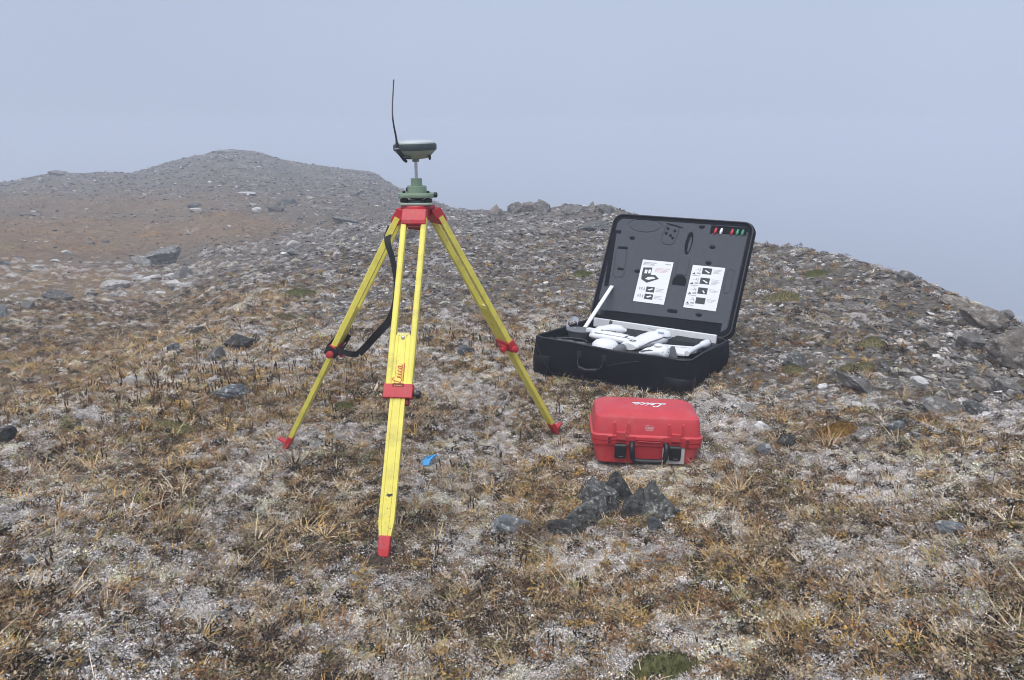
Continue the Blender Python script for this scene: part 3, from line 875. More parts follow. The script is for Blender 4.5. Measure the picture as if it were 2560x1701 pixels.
WEB = mat('black_webbing', (0.016, 0.016, 0.019), .75, .25, 300, .4, 600)
INK = mat('red_print', (0.60, 0.06, 0.02), .6, .05)
DARKRED = mat('dark_red_plate_and_shade', (0.20, 0.012, 0.016), .6, .1)  # darker copy of the red holding painted shade; also colours the emblem plate

def I3(): return np.eye(3)
def frame(z, hint):
    z = np.asarray(z, float); z = z / np.linalg.norm(z)
    x = np.asarray(hint, float) - z * (np.asarray(hint) @ z); x = x / np.linalg.norm(x)
    return np.stack([x, np.cross(z, x), z], 1)

# ------------------------------------------------------------------ tripod
TC = np.array([-0.396, 3.30, 0.0])
HZ = 1.205                                             # top of the head plate
FEET = [ground_at(*q)[0] + np.array([0, 0, -.004]) for q in ((958, 1394), (714, 1119), (1391, 1082))]
tri = thing('tripod', 'yellow surveying tripod with red clamps and black carrying strap standing on three legs', 'tripod', Matrix.Translation(TC))
def loc(p): return np.asarray(p, float) - TC

mb = MB()
poly = []
for k, Fp in enumerate(FEET):
    a0 = math.atan2(Fp[1] - TC[1], Fp[0] - TC[0])
    for da in (-.42, -.14, .14, .42):
        poly.append((a0 + da, .072))
poly.sort()
mb.prism([(r * math.cos(a), r * math.sin(a)) for a, r in poly], HZ - .022, HZ, inset=.003)
mb.lathe([(.050, HZ - .05), (.052, HZ - .022)], seg=20)
mb.lathe([(.020, HZ - .105), (.020, HZ - .05)], seg=14)
mb.build('head_plate', RED, tri, 40)

HINGE_R, HINGE_Z = .062, HZ - .020
for k, Fp in enumerate(FEET):
    rad = np.array([Fp[0] - TC[0], Fp[1] - TC[1], 0]); rad /= np.linalg.norm(rad)
    top = TC + rad * HINGE_R + np.array([0, 0, HINGE_Z])
    L = np.linalg.norm(Fp - top); ax = (Fp - top) / L
    tn = np.cross([0, 0, 1.], rad); tn /= np.linalg.norm(tn)         # width of the leg
    nn = np.cross(tn, ax)
    if nn @ rad < 0: nn = -nn                                        # outward face
    M = np.stack([tn, ax, nn], 1)                                    # local x = width, y = down the leg, z = outward
    def P(x, y, z): return loc(top + M @ np.array([x, y, z]))
    leg = MB()
    for sx in (-1, 1):
        r0 = [P(sx * .0415 + dx, .035, dz) for dx, dz in ((-.011, -.012), (.011, -.012), (.011, .010), (.006, .0135), (-.006, .0135), (-.011, .010))]
        r1 = [P(sx * .0405 + dx, L * .545, dz) for dx, dz in ((-.011, -.012), (.011, -.012), (.011, .010), (.006, .0135), (-.006, .0135), (-.011, .010))]
        leg.loft([r0, r1])
    lo = leg.build('leg', YEL, tri, 35)
    # hinge shoe of the head
    hb_ = MB()
    w = .051
    prof = [(-.012, -.020), (.0, .020), (.052, .022), (.068, .017), (.068, -.016), (.0, -.026)]
    hb_.loft([[P(sx, y, z) for y, z in prof] for sx in (-w, w)])
    hb_.build('hinge_shoe', RED, lo, None, .004)
    if k == 0:
        hs = MB(); hs.box(P(0, .071, -.006), (.052, .012, .02), M); hs.build('hinge_slot_shade', DARKRED, lo)  # solid dark block, the slot's shade is put into its colour
    # sliding lower board, with two raised rails along its face
    s0, s1 = L * .392, L * .945
    bd = MB()
    hw = .0292
    def ring(y, k2=1.0):
        q = [(-1, -.010), (1, -.010), (1, .009), (.62, .009), (.60, .006), (.42, .006), (.40, .009), (-.40, .009), (-.42, .006), (-.60, .006), (-.62, .009), (-1, .009)]
        return [P(x * hw * k2, y, z) for x, z in q]
    bd.loft([ring(s0), ring(L * .905), ring(s1, .74)])
    b_ = bd.build('lower_board', YEL, lo, 30)
    if k == 0:                                                       # dark scuff and grime near the foot
        sc = MB()
        rr = random.Random(5)
        for q in range(11):
            y = L * rr.uniform(.845, .925); x = rr.uniform(-.02, .02); s = rr.uniform(.0007, .0018)
            m = 6; sc.add([P(x + s * rr.uniform(.6, 1.4) * math.cos(6.28 * i / m), y + s * 1.3 * rr.uniform(.6, 1.3) * math.sin(6.28 * i / m), .0093) for i in range(m)], [tuple(range(m))])
        tag(sc.build('grime_specks', BLACK, lo), kind='stuff')
        sc = MB(); yy = L * .838
        sc.add([P(x, yy + y, .0094) for x, y in ((-.011, -.012), (-.006, -.006), (.002, -.003), (.013, -.006), (.016, .0), (.008, .005), (.002, .009), (-.003, .004), (-.010, .002), (-.004, -.002))], [tuple(range(10))])
        sc.build('scuff_mark', BLACK, lo)
    # guide block and bolt where the board starts
    gb = MB(); gb.box(P(0, s0 - .004, .001), (.052, .014, .016), M); gb.build('guide_block', mat('pale_yellow_wedge', (.72, .64, .25), .5, .1), lo, None, .003)
    bo = MB(); bo.lathe([(.0075, 0), (.0075, .004), (.005, .006)], P(0, s0 + .010, .009), np.stack([tn, -ax, nn], 1), 12); bo.build('bolt', STEEL, lo, 40)
    # clamp
    c0, c1 = L * .535, L * .575
    cl = MB()
    rings = []
    for y in (c0, c1):
        rings.append([P(x, y, z) for x, z in ((-.0575, -.019), (.0575, -.019), (.0575, .018), (-.0575, .018))])
    cl.loft(rings)
    cl.box(P(.0, (c0 + c1) / 2, -.024), (.06, .030, .016), M)
    co_ = cl.build('clamp', RED, lo, None, .003)
    kn = MB()
    side = 1 if k != 2 else -1
    if k == 0: side = 1 if tn[0] > 0 else -1
    xm = np.stack([nn, ax, tn * side], 1)
    kn.lathe([(.008, 0), (.008, .010), (.016, .012), (.016, .026), (.011, .029)], P(side * .0565, (c0 + c1) / 2 + .008, -.006), xm, 14)
    kn.build('clamp_screw', BLACK if k == 0 else RED, lo, 40)
    if k > 0:                                                        # folded clamp lever sticking out
        lv = MB(); lv.box(P(-side * .0 + (.03 if k == 1 else -.03), (c0 + c1) / 2 - .006, -.036), (.034, .026, .034), M, .6); lv.build('clamp_lever', RED, lo, None, .003)
    else:
        lv = MB(); lv.box(P(side * .030, c1 + .012, -.004), (.030, .030, .014), M, .7); lv.build('clamp_lever', DARKRED, lo, None, .003)  # lever red like the others, with shade put into its colour
    # foot: red shoe, tread lug, steel spike
    f0 = s1 - .004
    ft = MB()
    ft.loft([[P(x * .0225, f0, z) for x, z in ((-1, -.013), (1, -.013), (1, .012), (-1, .012))],
             [P(x * .0215, f0 + .05, z) for x, z in ((-1, -.013), (1, -.013), (1, .012), (-1, .012))],
             [P(x * .019, L - .004, z) for x, z in ((-1, -.011), (1, -.011), (1, .010), (-1, .010))]])
    fo = ft.build('foot', RED, lo, None, .004)
    tl = MB(); tl.box(P(0, L - .030, .030 if k else -.028), (.034, .012, .042), M, .75); tl.build('tread_lug', RED, fo if False else lo, None, .003)
    sp = MB(); sp.lathe([(.007, 0), (.005, .02), (.001, .05)], P(0, L - .006, 0), np.stack([tn, nn, ax], 1), 10); sp.build('spike', STEEL, lo, 40)
    if k == 0:                                                       # red word running up the board, small emblem on the clamp
        xr = tn if tn[0] > 0 else -tn
        LM = np.stack([-ax, -xr, nn], 1)                             # text runs up the leg
        w0 = top + ax * (c0 - .002) + nn * .0098 + xr * .010
        lt = lettering(SCRIPT + [[(.30, -.16), (1.2, -.16), (2.3, -.16)]], LM, loc(w0), .036, .0028)
        lt.build('lettering', INK, lo)
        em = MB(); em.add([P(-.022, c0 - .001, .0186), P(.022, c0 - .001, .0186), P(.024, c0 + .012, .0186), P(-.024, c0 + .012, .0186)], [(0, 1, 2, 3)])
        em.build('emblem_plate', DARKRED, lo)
        em = MB()
        for q in range(5):
            em.box(P(-.013 + q * .0062, c0 + .0075, .0189), (.0036, .0035, .0006), M)
        em.build('emblem_letters', mat('gold_print', (.65, .45, .12), .5, .05), lo)
    if k == 1: LEFT = (top, ax, tn, nn, L, M, c0, c1)

# carrying strap, hanging loose from the upper part of one leg down to its clamp
top, ax, tn, nn, L, M, c0, c1 = LEFT
def dep(p): return float((np.asarray(p) - CAM) @ fw)
dA, dB = dep(top + ax * L * .05), dep(top + ax * L * .55)
path = [(978, 566, dA - .02), (969, 592, dA - .035), (971, 615, dA - .05), (979, 639, dA - .055), (987, 677, dA - .05), (991, 703, dA - .045), (991, 741, dA - .02), (985, 773, dA + .01),
        (971, 805, dA + .04), (955, 823, dA + .06), (939, 840, dA + .08), (915, 867, dA + .12), (897, 885, dA + .13)]
pts = catmull([at_depth(*p) - TC for p in path], 5)
sides = []
for i in range(len(pts)):
    t = i / (len(pts) - 1)
    tw = math.radians(10 + 32 * math.sin(t * 5.2))
    tg = pts[min(i + 1, len(pts) - 1)] - pts[max(i - 1, 0)]; tg /= np.linalg.norm(tg)
    a = np.cross(tg, fw); a /= np.linalg.norm(a); b2 = np.cross(tg, a)
    sides.append(a * math.cos(tw) + b2 * math.sin(tw))
st = MB(); st.ribbon(pts, sides, .032, .002)
stp = [at_depth(897, 885, dA + .13) - TC, at_depth(880, 886, dA + .10) - TC, at_depth(862, 882, dB - .08) - TC, at_depth(842, 876, dB - .06) - TC, at_depth(826, 867, dB - .03) - TC]
q = catmull(stp, 5)
st.ribbon(q, [np.array([0.1, 0, 1.])] * len(q), .026, .002)
def PL(x, y, z): return loc(top + M @ np.array([x, y, z]))
cw = (c0 + c1) / 2 - .022
wr = [PL(x, cw + .02 * x / .06, z) for x, z in ((-.064, .0), (-.062, .024), (0, .026), (.062, .024), (.064, 0), (.062, -.028), (0, -.034), (-.062, -.028), (-.064, 0))]
st.ribbon(wr, [ax] * len(wr), .042, .003)
st.build('carrying_strap', WEB, tri, 60)

# ------------------------------------------------------------------ tribrach with carrier and short pole
PX = np.array([TC[0] - .004, TC[1], HZ])
tb = thing('tribrach', 'grey green levelling base with black foot screws bolted on the tripod head', 'levelling base', Matrix.Translation(PX))
def rtri(r, rc, rot, n=6):
    out = []
    for k in range(3):
        a0 = rot + k * 2 * math.pi / 3
        c = np.array([(r - rc) * math.cos(a0), (r - rc) * math.sin(a0)])
        for i in range(n + 1):
            a = a0 - math.pi / 3 + i / n * 2 * math.pi / 3
            out.append((c[0] + rc * math.cos(a), c[1] + rc * math.sin(a)))
    return out
ROT = math.radians(90)
MB().prism(rtri(.080, .040, ROT), .001, .011, inset=.002).build('base_plate', mat('pale_green_enamel', (.36, .44, .36), .45, .05), tb, 40)
spr = MB(); spr.lathe([(.042, .0115), (.046, .016), (.040, .020)], seg=24); spr.build('spring_plate', mat('grey_spring_plate', (.22, .23, .24), .4, .1), tb, 40)
MB().prism(rtri(.083, .042, ROT), .031, .050, inset=.003).build('upper_plate', GREEN, tb, 40)
MB().lathe([(.030, .024), (.034, .031)], seg=20).build('plate_boss', BLACK, tb, 40)
for k in range(3):
    a = ROT + k * 2 * math.pi / 3 + 0
    c = (.058 * math.cos(a), .058 * math.sin(a), 0)
    m = MB(); m.lathe([(.006, .011), (.0155, .0125), (.0170, .015), (.0170, .025), (.0155, .027), (.007, .029), (.007, .031)], c, None, 20); m.build('foot_screw', BLACK, tb, 35)
    m = MB(); m.lathe([(.0065, .050), (.0065, .057), (.004, .059)], c, None, 12); m.build('screw_cap', BLACK, tb, 35)
m = MB(); m.lathe([(.005, 0), (.005, .008), (.011, .009), (.011, .020), (.008, .022)], (.066, -.022, .042), frame((1, -.15, 0), (0, 0, 1)), 14); m.build('locking_knob', BLACK, tb, 35)
m = MB(); m.box((-.006, -.0455, .041), (.017, .003, .008)); m.build('bubble_label', mat('pale_label', (.55, .62, .52), .5, .05), tb, None, .001)
m = MB(); m.lathe([(.043, .050), (.043, .052), (.0415, .072), (.0415, .076), (.039, .078)], seg=32); m.build('carrier_body', GREEN, tb, 35)
m = MB(); m.box((-.040, -.020, .064), (.006, .012, .016)); m.build('carrier_catch', DKGRN, tb, None, .002)
m = MB(); m.lathe([(.0235, .078), (.0235, .107), (.021, .109)], seg=28); m.build('carrier_stub', GREEN, tb, 35)
m = MB(); m.lathe([(.0065, .109), (.0065, .178)], seg=14); m.build('short_pole', STEEL, tb, 35)

# ------------------------------------------------------------------ satellite receiver with whip antenna
GZ = HZ + .176
gn = thing('satellite_receiver', 'round satellite receiver with pale dome and black whip antenna on short pole', 'receiver', Matrix.Translation((PX[0], PX[1], GZ)) @ Euler((0, math.radians(-1.7), 0)).to_matrix().to_4x4())
MB().lathe([(.014, .0), (.015, .006), (.012, .010)], seg=18).build('mounting_boss', HOUS, gn, 40)
prof = [(.020, .010), (.052, .014), (.072, .032), (.084, .044), (.086, .050)]
rings = []
for r, z in prof:                                                     # housing: rounded square running into the ring
    rings.append([np.array([r * math.cos(a) * (1 + .05 * (1 - (z - .01) / .04) * abs(math.sin(2 * a))), r * math.sin(a) * (1 + .05 * (1 - (z - .01) / .04) * abs(math.sin(2 * a))), z]) for a in np.linspace(0, 2 * math.pi, 41)[:-1]])
MB().loft(rings).build('housing', HOUS, gn, 40)
MB().lathe([(.080, .044), (.0885, .047), (.0895, .055), (.0895, .067), (.0870, .072), (.080, .073)], seg=48).build('bumper_ring', DKGRN, gn, 50)
MB().lathe([(.0845, .0725), (.0845, .078), (.080, .081), (.060, .0855), (.030, .0885), (.001, .089)], seg=48).build('radome', DOME, gn, 60)
m = MB(); m.box((.062, -.030, .018), (.010, .012, .014)); m.lathe([(.0035, -.014), (.0035, 0)], (.062, -.034, .020), None, 10); m.build('port_plug', BLACK, gn, None)
m = MB(); m.box((-.030, -.056, .024), (.034, .012, .022), np.array(Euler((math.radians(-35), 0, 0)).to_matrix())); m.build('battery_door', DKGRN, gn, None, .003)
# antenna arm across the housing, then the whip
ab = [np.array([-.064, -.064, .058]), np.array([-.054, -.064, .036]), np.array([-.040, -.060, .012]), np.array([-.030, -.056, .002])]
m = MB(); m.tube(ab, [.0085, .0085, .0070, .0058], 10); m.build('antenna_arm', BLACK, gn, 60)
m = MB(); m.lathe([(.0115, 0), (.0115, .005)], (-.064, -.064, .054), None, 16); m.build('antenna_collar', STEEL, gn, 40)
tip = at_depth(990, 199, 3.17) - np.array([PX[0], PX[1], GZ])
an = catmull([np.array([-.064, -.064, .058]), np.array([-.066, -.064, .10]), np.array([-.0745, -.064, .19]), tip], 6)
rr = list(np.interp(np.linspace(0, 1, len(an)), [0, .12, .3, .97, .972, 1], [.0085, .0066, .0040, .0024, .0034, .0034]))
m = MB(); m.tube(an, rr, 10); m.build('whip_antenna', BLACK, gn, 60)
# ------------------------------------------------------------------ red instrument case
RC = Matrix.Translation((0.6134, 3.2865, 0.012)) @ Matrix.Rotation(-.0585, 4, 'Z') @ Matrix.Rotation(-.0221, 4, 'X') @ Matrix.Rotation(.0249, 4, 'Y')
rc = thing('instrument_case', 'red hard plastic instrument case lying closed in front of the open black case', 'hard case', RC)
CRED = mat('red_case_plastic', (0.56, 0.046, 0.058), .44, .06, 12, .12, 900, dirt=.40, dirtcol=(.46, .20, .18), spec=.6)
W2, DD = .2545, .2926
def sec(z, hw, y0, y1, r): return rrect(-hw, hw, y0, y1, r, z, 5)
m = MB(); m.loft([sec(.0, .205, .035, DD - .03, .03), sec(.012, .226, .016, DD - .016, .035), (sec(.095, .243, .008, DD - .008, .035)), sec(.100, .250, .002, DD - .002, .035), sec(.118, .252, .0, DD, .035), sec(.1205, .248, .004, DD - .004, .035)])
body = m.build('base_shell', CRED, rc, 35)
m = MB(); m.loft([sec(.1215, .248, .004, DD - .004, .035), sec(.1225, .2535, -.001, DD + .001, .036), sec(.146, .2545, -.002, DD + .002, .036), sec(.152, .247, .006, DD - .006, .035), sec(.218, .2385, .019, DD - .014, .03), sec(.228, .2355, .024, DD - .017, .028), sec(.234, .230, .034, DD - .020, .026), sec(.249, .196, .070, DD - .036, .02), sec(.252, .188, .090, DD - .042, .02), sec(.254, .10, .17, .21, .01)])
lid = m.build('lid', CRED, rc, 22)
def front_y(z): return .006 + (z - .152) * (.016 / .07)
for x in (-.152, -.088, .096, .160):
    m = MB(); m.loft([[np.array([x + d, front_y(.152) - .006 + o, .150]) for d, o in ((-.0035, 0), (.0035, 0), (.0035, .012), (-.0035, .012))], [np.array([x + d, front_y(.205) - .010 + o, .205]) for d, o in ((-.0045, 0), (.0045, 0), (.0045, .016), (-.0045, .016))], [np.array([x + d, front_y(.212) + .004 + o, .212]) for d, o in ((-.002, 0), (.002, 0), (.002, .006), (-.002, .006))]])
    m.build('rib', CRED, lid, None)
for x in (-.172, .180):
    m = MB(); m.box((x, -.0035, .124), (.020, .006, .044)); m.build('flange_lug', DARKRED if False else CRED, body, None, .002)
    m = MB(); m.box((x, -.0070, .124), (.013, .002, .034)); m.build('lug_recess_shade', mat('red_recess_shade', (.22, .014, .020), .5, .1), body, None)  # raised plate, its darker red paints the shade of a recess
for x in (-.120, .128):
    m = MB(); m.box((x, -.0055, .150), (.044, .016, .040)); m.build('latch_seat', CRED, lid, None, .004)
    m = MB(); m.loft([[np.array([x + a * .5 * w_, y, z]) for a in (-1, 1)] + [np.array([x + a * .5 * w_, y + .014, z]) for a in (1, -1)] for z, w_, y in ((.112, .050, -.014), (.104, .054, -.020), (.060, .052, -.021), (.042, .050, -.014))])
    lt_ = m.build('latch', BLACK, body, None, .003)
    m = MB(); m.box((x + .002, -.0200, .0535), (.020, .0025, .004)); m.build('latch_mark', mat('grey_latch_print', (.12, .12, .125), .5, .1), lt_, None)
m = MB(); m.box((0.008, -.004, .139), (.125, .012, .016)); m.box((0.008, -.0055, .1255), (.105, .014, .004)); m.build('handle_bridge', CRED, lid, None, .003)
hp = [np.array([-.068, -.004, .118]), np.array([-.070, -.024, .106]), np.array([-.068, -.032, .078]), np.array([-.062, -.034, .050]), np.array([-.045, -.035, .042]), np.array([.008, -.036, .041]), np.array([.060, -.035, .042]), np.array([.078, -.034, .050]), np.array([.084, -.032, .078]), np.array([.086, -.024, .106]), np.array([.084, -.004, .118])]
m = MB(); m.tube(catmull(hp, 4), .0125, 10); m.build('handle', BLACK, body, 60)
m = MB(); m.box((.008, -.0385, .0445), (.104, .006, .012)); m.build('handle_grip', mat('grey_rubber_grip', (.075, .078, .082), .6, .1), body, None, .003)
m = MB(); m.box((.124, .0045, .060), (.100, .003, .078), np.array(Euler((math.radians(-4), 0, 0)).to_matrix())); m.build('paper_label', mat('grimy_paper_label', (.62, .60, .58), .7, .1, 30, dirt=.5, dirtcol=(.4, .38, .36)), body, None, .001)
m = MB(); m.lathe([(.004, 0), (.004, .003)], (.205, .013, .048), frame((0, -1, 0), (1, 0, 0)), 10); m.build('screw_hole', BLACK, body, None)
# white handwriting on the lid, upside down for the viewer; small badge on the front
WINK = mat('white_print', (.80, .80, .80), .5, .04, 60)
slope = math.atan2(.032, .067)
LM = np.stack([np.array([-1, 0, 0.]), np.array([0, -1, -.02]), np.array([0, -.02, 1])], 1)
def on_top(y): return .2295 + (y - .028) * math.tan(.4465) + .0012
y_ = .083
lt = lettering([[(x * 1.32 + .25 * y, y) for x, y in s] for s in SCRIPT] , LM, (.088, .166, .2555), .052, .0075)
lt.build('lettering', WINK, lid)
LF = np.stack([np.array([1., 0, 0]), np.array([0, .222, .975]), np.array([0, -.975, .222])], 1)
bd_ = lettering([[(x + .15 * y, y) for x, y in s] for s in SCRIPT], LF, (-.010, front_y(.182) - .0015, .180), .017, .0022)
pl = MB(); pl.add(bd_.v, bd_.f)
pl.box((.009, front_y(.176) - .0012, .1735), (.034, .0012, .0022))
for a in range(7):
    an_ = math.radians(20 + a * 23); pl.box((.008 + .024 * math.cos(an_), front_y(.186) - .001, .184 + .016 * math.sin(an_)), (.0035, .001, .0022))
pl.build('badge', mat('pale_badge_print', (.70, .50, .50), .5, .05), lid)

# ------------------------------------------------------------------ open black carrying case
CY, CPI, CRO, CW, CD, CH, LA, LL = -0.5537, -0.0637, 0.008, 1.0413, 0.8224, 0.2324, 1.1507, 0.827
CM = Matrix.Translation((0.5624, 4.5061, 0.0)) @ Matrix.Rotation(CY, 4, 'Z') @ Matrix.Rotation(CPI, 4, 'X') @ Matrix.Rotation(CRO, 4, 'Y')
cc = thing('carrying_case', 'large black fabric carrying case lying open with grey foam inside its raised lid', 'carrying case', CM)
NYL = mat('black_nylon', (0.0075, 0.0078, 0.0130), .85, .22, 5, .5, 700, dirt=.12, dirtcol=(.035, .032, .030), spec=.2)
FOAM = mat('dark_grey_foam', (0.076, 0.083, 0.098), .82, .06, 40, .15, 900, spec=.3)
FOAMB = mat('charcoal_foam', (0.030, 0.032, 0.037), .85, .10, 40, .15, 900, spec=.3)
GUARD = mat('matt_black_guard', (.010, .010, .012), .65, .2, 30, spec=.3)
PAPER = mat('white_paper', (.80, .82, .84), .7, .02)
PGREY = mat('grey_print', (.42, .43, .46), .7, .05)
PDARK = mat('dark_print', (.05, .055, .06), .7, .15, 60)
PPINK = mat('pink_print', (.72, .50, .52), .7, .05)
WHITE = mat('white_foam_body', (.80, .81, .83), .5, .03, 10, dirt=.15, dirtcol=(.5, .5, .5))
WHITE2 = mat('white_smooth_plastic', (.76, .77, .79), .35, .04, 10)
GREYP = mat('grey_plastic', (.13, .135, .14), .45, .1, 20)
PALE = mat('pale_grey_piping', (.33, .33, .35), .6, .35, 40)

def csec(z, o, r=.075):
    q = rrect(-CW / 2 - o, CW / 2 + o, -o, CD + o, r, z, 6); out = []
    for i, p in enumerate(q):                                          # extra points along the straight walls
        nx_ = q[(i + 1) % len(q)]; out.append(p)
        if np.linalg.norm(nx_ - p) > .2: out += [p * (1 - t) + nx_ * t for t in np.linspace(0, 1, 10)[1:-1]]
    return out
m = MB()
m.loft([csec(.0, -.03, .06), csec(.012, -.006), csec(.06, .004), csec(.13, .006), csec(.20, .002), csec(.226, -.002), csec(CH, -.004), csec(CH, -.022, .055), csec(CH - .055, -.024, .053)], cap=False)
bot = [tuple(range(26, -2, -1))]
n_r = len(csec(0, 0))
m.f.append(tuple(range(n_r - 1, -1, -1))); m.mi.append(0)
k0 = n_r * 8
m.f.append(tuple(range(k0, k0 + n_r))); m.mi.append(0)
# slack cloth: gentle sagging of the outer wall
vv = np.array(m.v)
for i in range(n_r * 6):
    x, y, z = vv[i]
    out = np.array([x, y - CD / 2]) ; out /= np.linalg.norm(out)
    a = .017 * perlin(np.array([x * 5.0 + 3]), np.array([z * 9.0 + y * 5]))[0]
    vv[i, :2] += out * a
def slack(x, y):
    return -.010 * math.exp(-((x - .05) / .16) ** 2) * max(0, 1 - y / .15) + .004 * float(perlin(np.array([x * 5 + y * 3]), np.array([y * 5.]))[0])
for i in range(n_r * 4, n_r * 8):
    vv[i, 2] += slack(vv[i, 0], vv[i, 1])
m.v = [tuple(q) for q in vv]
shell = m.build('base_shell', NYL, cc, 50)
zl_ = [np.array([p[0], p[1], p[2] + slack(p[0], p[1])]) for p in csec(CH + .001, -.010, .067)]
zp = MB(); zp.tube(zl_ + [zl_[0]], .0055, 6)
zp.build('zip_edge', mat('zip_tape', (.030, .031, .036), .55, .3, 200), shell, 60)
pp = MB(); pr_ = csec(.020, .003); pp.tube([np.array(p) for p in pr_] + [np.array(pr_[0])], .0042, 6); pp.build('bottom_piping', NYL, shell, 60)
pp = MB(); pp.tube([np.array([CW / 2 + .0015, y, .020 + .0015 * math.sin(y * 60)]) for y in np.linspace(.06, CD - .09, 24)], [.0045 + .0014 * math.sin(i * 2.3) for i in range(24)], 6); pp.build('worn_piping', PALE, shell, 60)
# handle on the front wall
hp = [np.array([-.175, -.008, .165]), np.array([-.175, -.018, .13]), np.array([-.160, -.040, .102]), np.array([-.115, -.050, .090]), np.array([-.065, -.050, .090]), np.array([-.020, -.040, .104]), np.array([-.008, -.018, .13]), np.array([-.008, -.008, .165])]
m = MB(); q = catmull(hp, 5); m.ribbon(q, [np.array([0, -.75, .65])] * len(q), .024, .004); m.build('handle', WEB, shell, 60)
m = MB(); m.tube([np.array([-.155, -.048, .100]), np.array([-.10, -.058, .090]), np.array([-.03, -.048, .102])], .011, 10); m.build('handle_grip', BLACK, shell, 60)
for x in (-.175, -.008):
    m = MB(); m.box((x, -.009, .172), (.030, .004, .040)); m.build('handle_tab', WEB, shell, None, .002)
# corner guards and pocket flap seams
for sx in (-1, 1):
    m = MB()
    prof = []
    for z, o in ((.0, .003), (.09, .008), (.115, .007), (.122, .002)):
        ring = []
        base = [p for p in rrect(-CW / 2 - o, CW / 2 + o, -o, CD + o, .075, z, 6)]
        sel = base[14:21] if sx < 0 else base[21:28]
        if sx < 0: sel = [sel[0] + np.array([0, .05, 0])] + list(sel) + [sel[-1] + np.array([.07, 0, 0])]
        else: sel = [sel[0] + np.array([-.07, 0, 0])] + list(sel) + [sel[-1] + np.array([0, .05, 0])]
        prof.append(sel)
    n = len(prof[0]); vs = [p for r in prof for p in r]; fs = []
    for a in range(len(prof) - 1):
        for i in range(n - 1): fs.append((a * n + i, a * n + i + 1, (a + 1) * n + i + 1, (a + 1) * n + i))
    m.add(vs, fs)
    g = m.build('corner_guard', GUARD, shell, 50)
    so = g.modifiers.new('thick', 'SOLIDIFY'); so.thickness = .004; so.offset = 1
m = MB(); m.tube(catmull([np.array([-.49, -.008, .20]), np.array([-.44, -.012, .12]), np.array([-.37, -.012, .03])], 6), .003, 6); m.build('seam', WEB, shell, 60)
m = MB(); m.tube(catmull([np.array([.02, -.010, .13]), np.array([.12, -.011, .165]), np.array([.22, -.009, .19])], 6), .003, 6); m.build('seam', WEB, shell, 60)
m = MB(); q = catmull([np.array([-.30, -.05, .012]), np.array([-.20, -.075, .010]), np.array([-.08, -.072, .008]), np.array([.03, -.05, .006]), np.array([.10, -.01, .006])], 6)
m.ribbon(q, [np.array([0, 1., .25])] * len(q), .035, .003); m.build('shoulder_strap', WEB, shell, 60)

# foam insert: one sheet with the hollows pressed into it
def sd_box(x, y, cx, cy, hx, hy, r=.0, rot=0.0):
    c, s = math.cos(rot), math.sin(rot)
    dx, dy = x - cx, y - cy
    a, b = dx * c + dy * s, -dx * s + dy * c
    qx, qy = np.abs(a) - hx + r, np.abs(b) - hy + r
    return np.hypot(np.maximum(qx, 0), np.maximum(qy, 0)) + np.minimum(np.maximum(qx, qy), 0) - r
def sd_circ(x, y, cx, cy, rx, ry):
    return (np.hypot((x - cx) / rx, (y - cy) / ry) - 1) * min(rx, ry)
def sheet(nx, ny, x0, x1, y0, y1, fn, place):
    gx, gy = np.meshgrid(np.linspace(x0, x1, nx), np.linspace(y0, y1, ny), indexing='ij')
    h = fn(gx, gy)
    vs = [place(a, b, c) for a, b, c in zip(gx.ravel(), gy.ravel(), h.ravel())]
    fs = [(i * ny + j, (i + 1) * ny + j, (i + 1) * ny + j + 1, i * ny + j + 1) for i in range(nx - 1) for j in range(ny - 1)]
    return MB().add(vs, fs)
def press(h, sd, depth, w=.003):
    """depth > 0 presses a hollow into the foam"""
    return h - depth * (1 - sstep(-w, w, sd))

def foam_in(x, y):
    h = np.zeros_like(x)
    h = press(h, sd_box(x, y, -.33, .50, .165, .30, .03), .05)               # hollow at one end
    h = press(h, sd_box(x, y, -.06, .33, .24, .09, .03, -.05), .035)         # long hollow of the bodies
    h = press(h, sd_box(x, y, .30, .33, .20, .10, .03), .035)
    h = press(h, sd_box(x, y, .10, .48, .10, .22, .04), .04)
    h = press(h, sd_circ(x, y, -.05, .115, .11, .095), .03)
    h = press(h, sd_box(x, y, .28, .15, .10, .06, .02), .03)
    h = press(h, sd_box(x, y, -.02, .795, .48, .018, .005), .05)             # slot of the wing panel
    h = press(h, sd_box(x, y, .395, .075, .040, .014, .012), .02)
    h = press(h, sd_box(x, y, -.40, .12, .09, .05, .02), .03)
    h = press(h, sd_box(x, y, -.25, .085, .05, .03, .02), .03)
    h = press(h, sd_box(x, y, .12, .06, .05, .02, .01), .02)
    h = h + .030 * (1 - sstep(-.003, .003, sd_box(x, y, -.16, .60, .155, .10, .015)))
    h = h + .034 * (1 - sstep(-.003, .003, sd_box(x, y, .305, .60, .135, .085, .015)))
    h = press(h, sd_box(x, y, .305, .685, .03, .006, .003), .012)
    return h
ox, oy = CW / 2 - .026, .026
sheet(150, 120, -ox, ox, oy, CD - oy, foam_in, lambda a, b, c: (a, b, CH - .030 + c)).build('foam_insert', FOAMB, cc, 30)

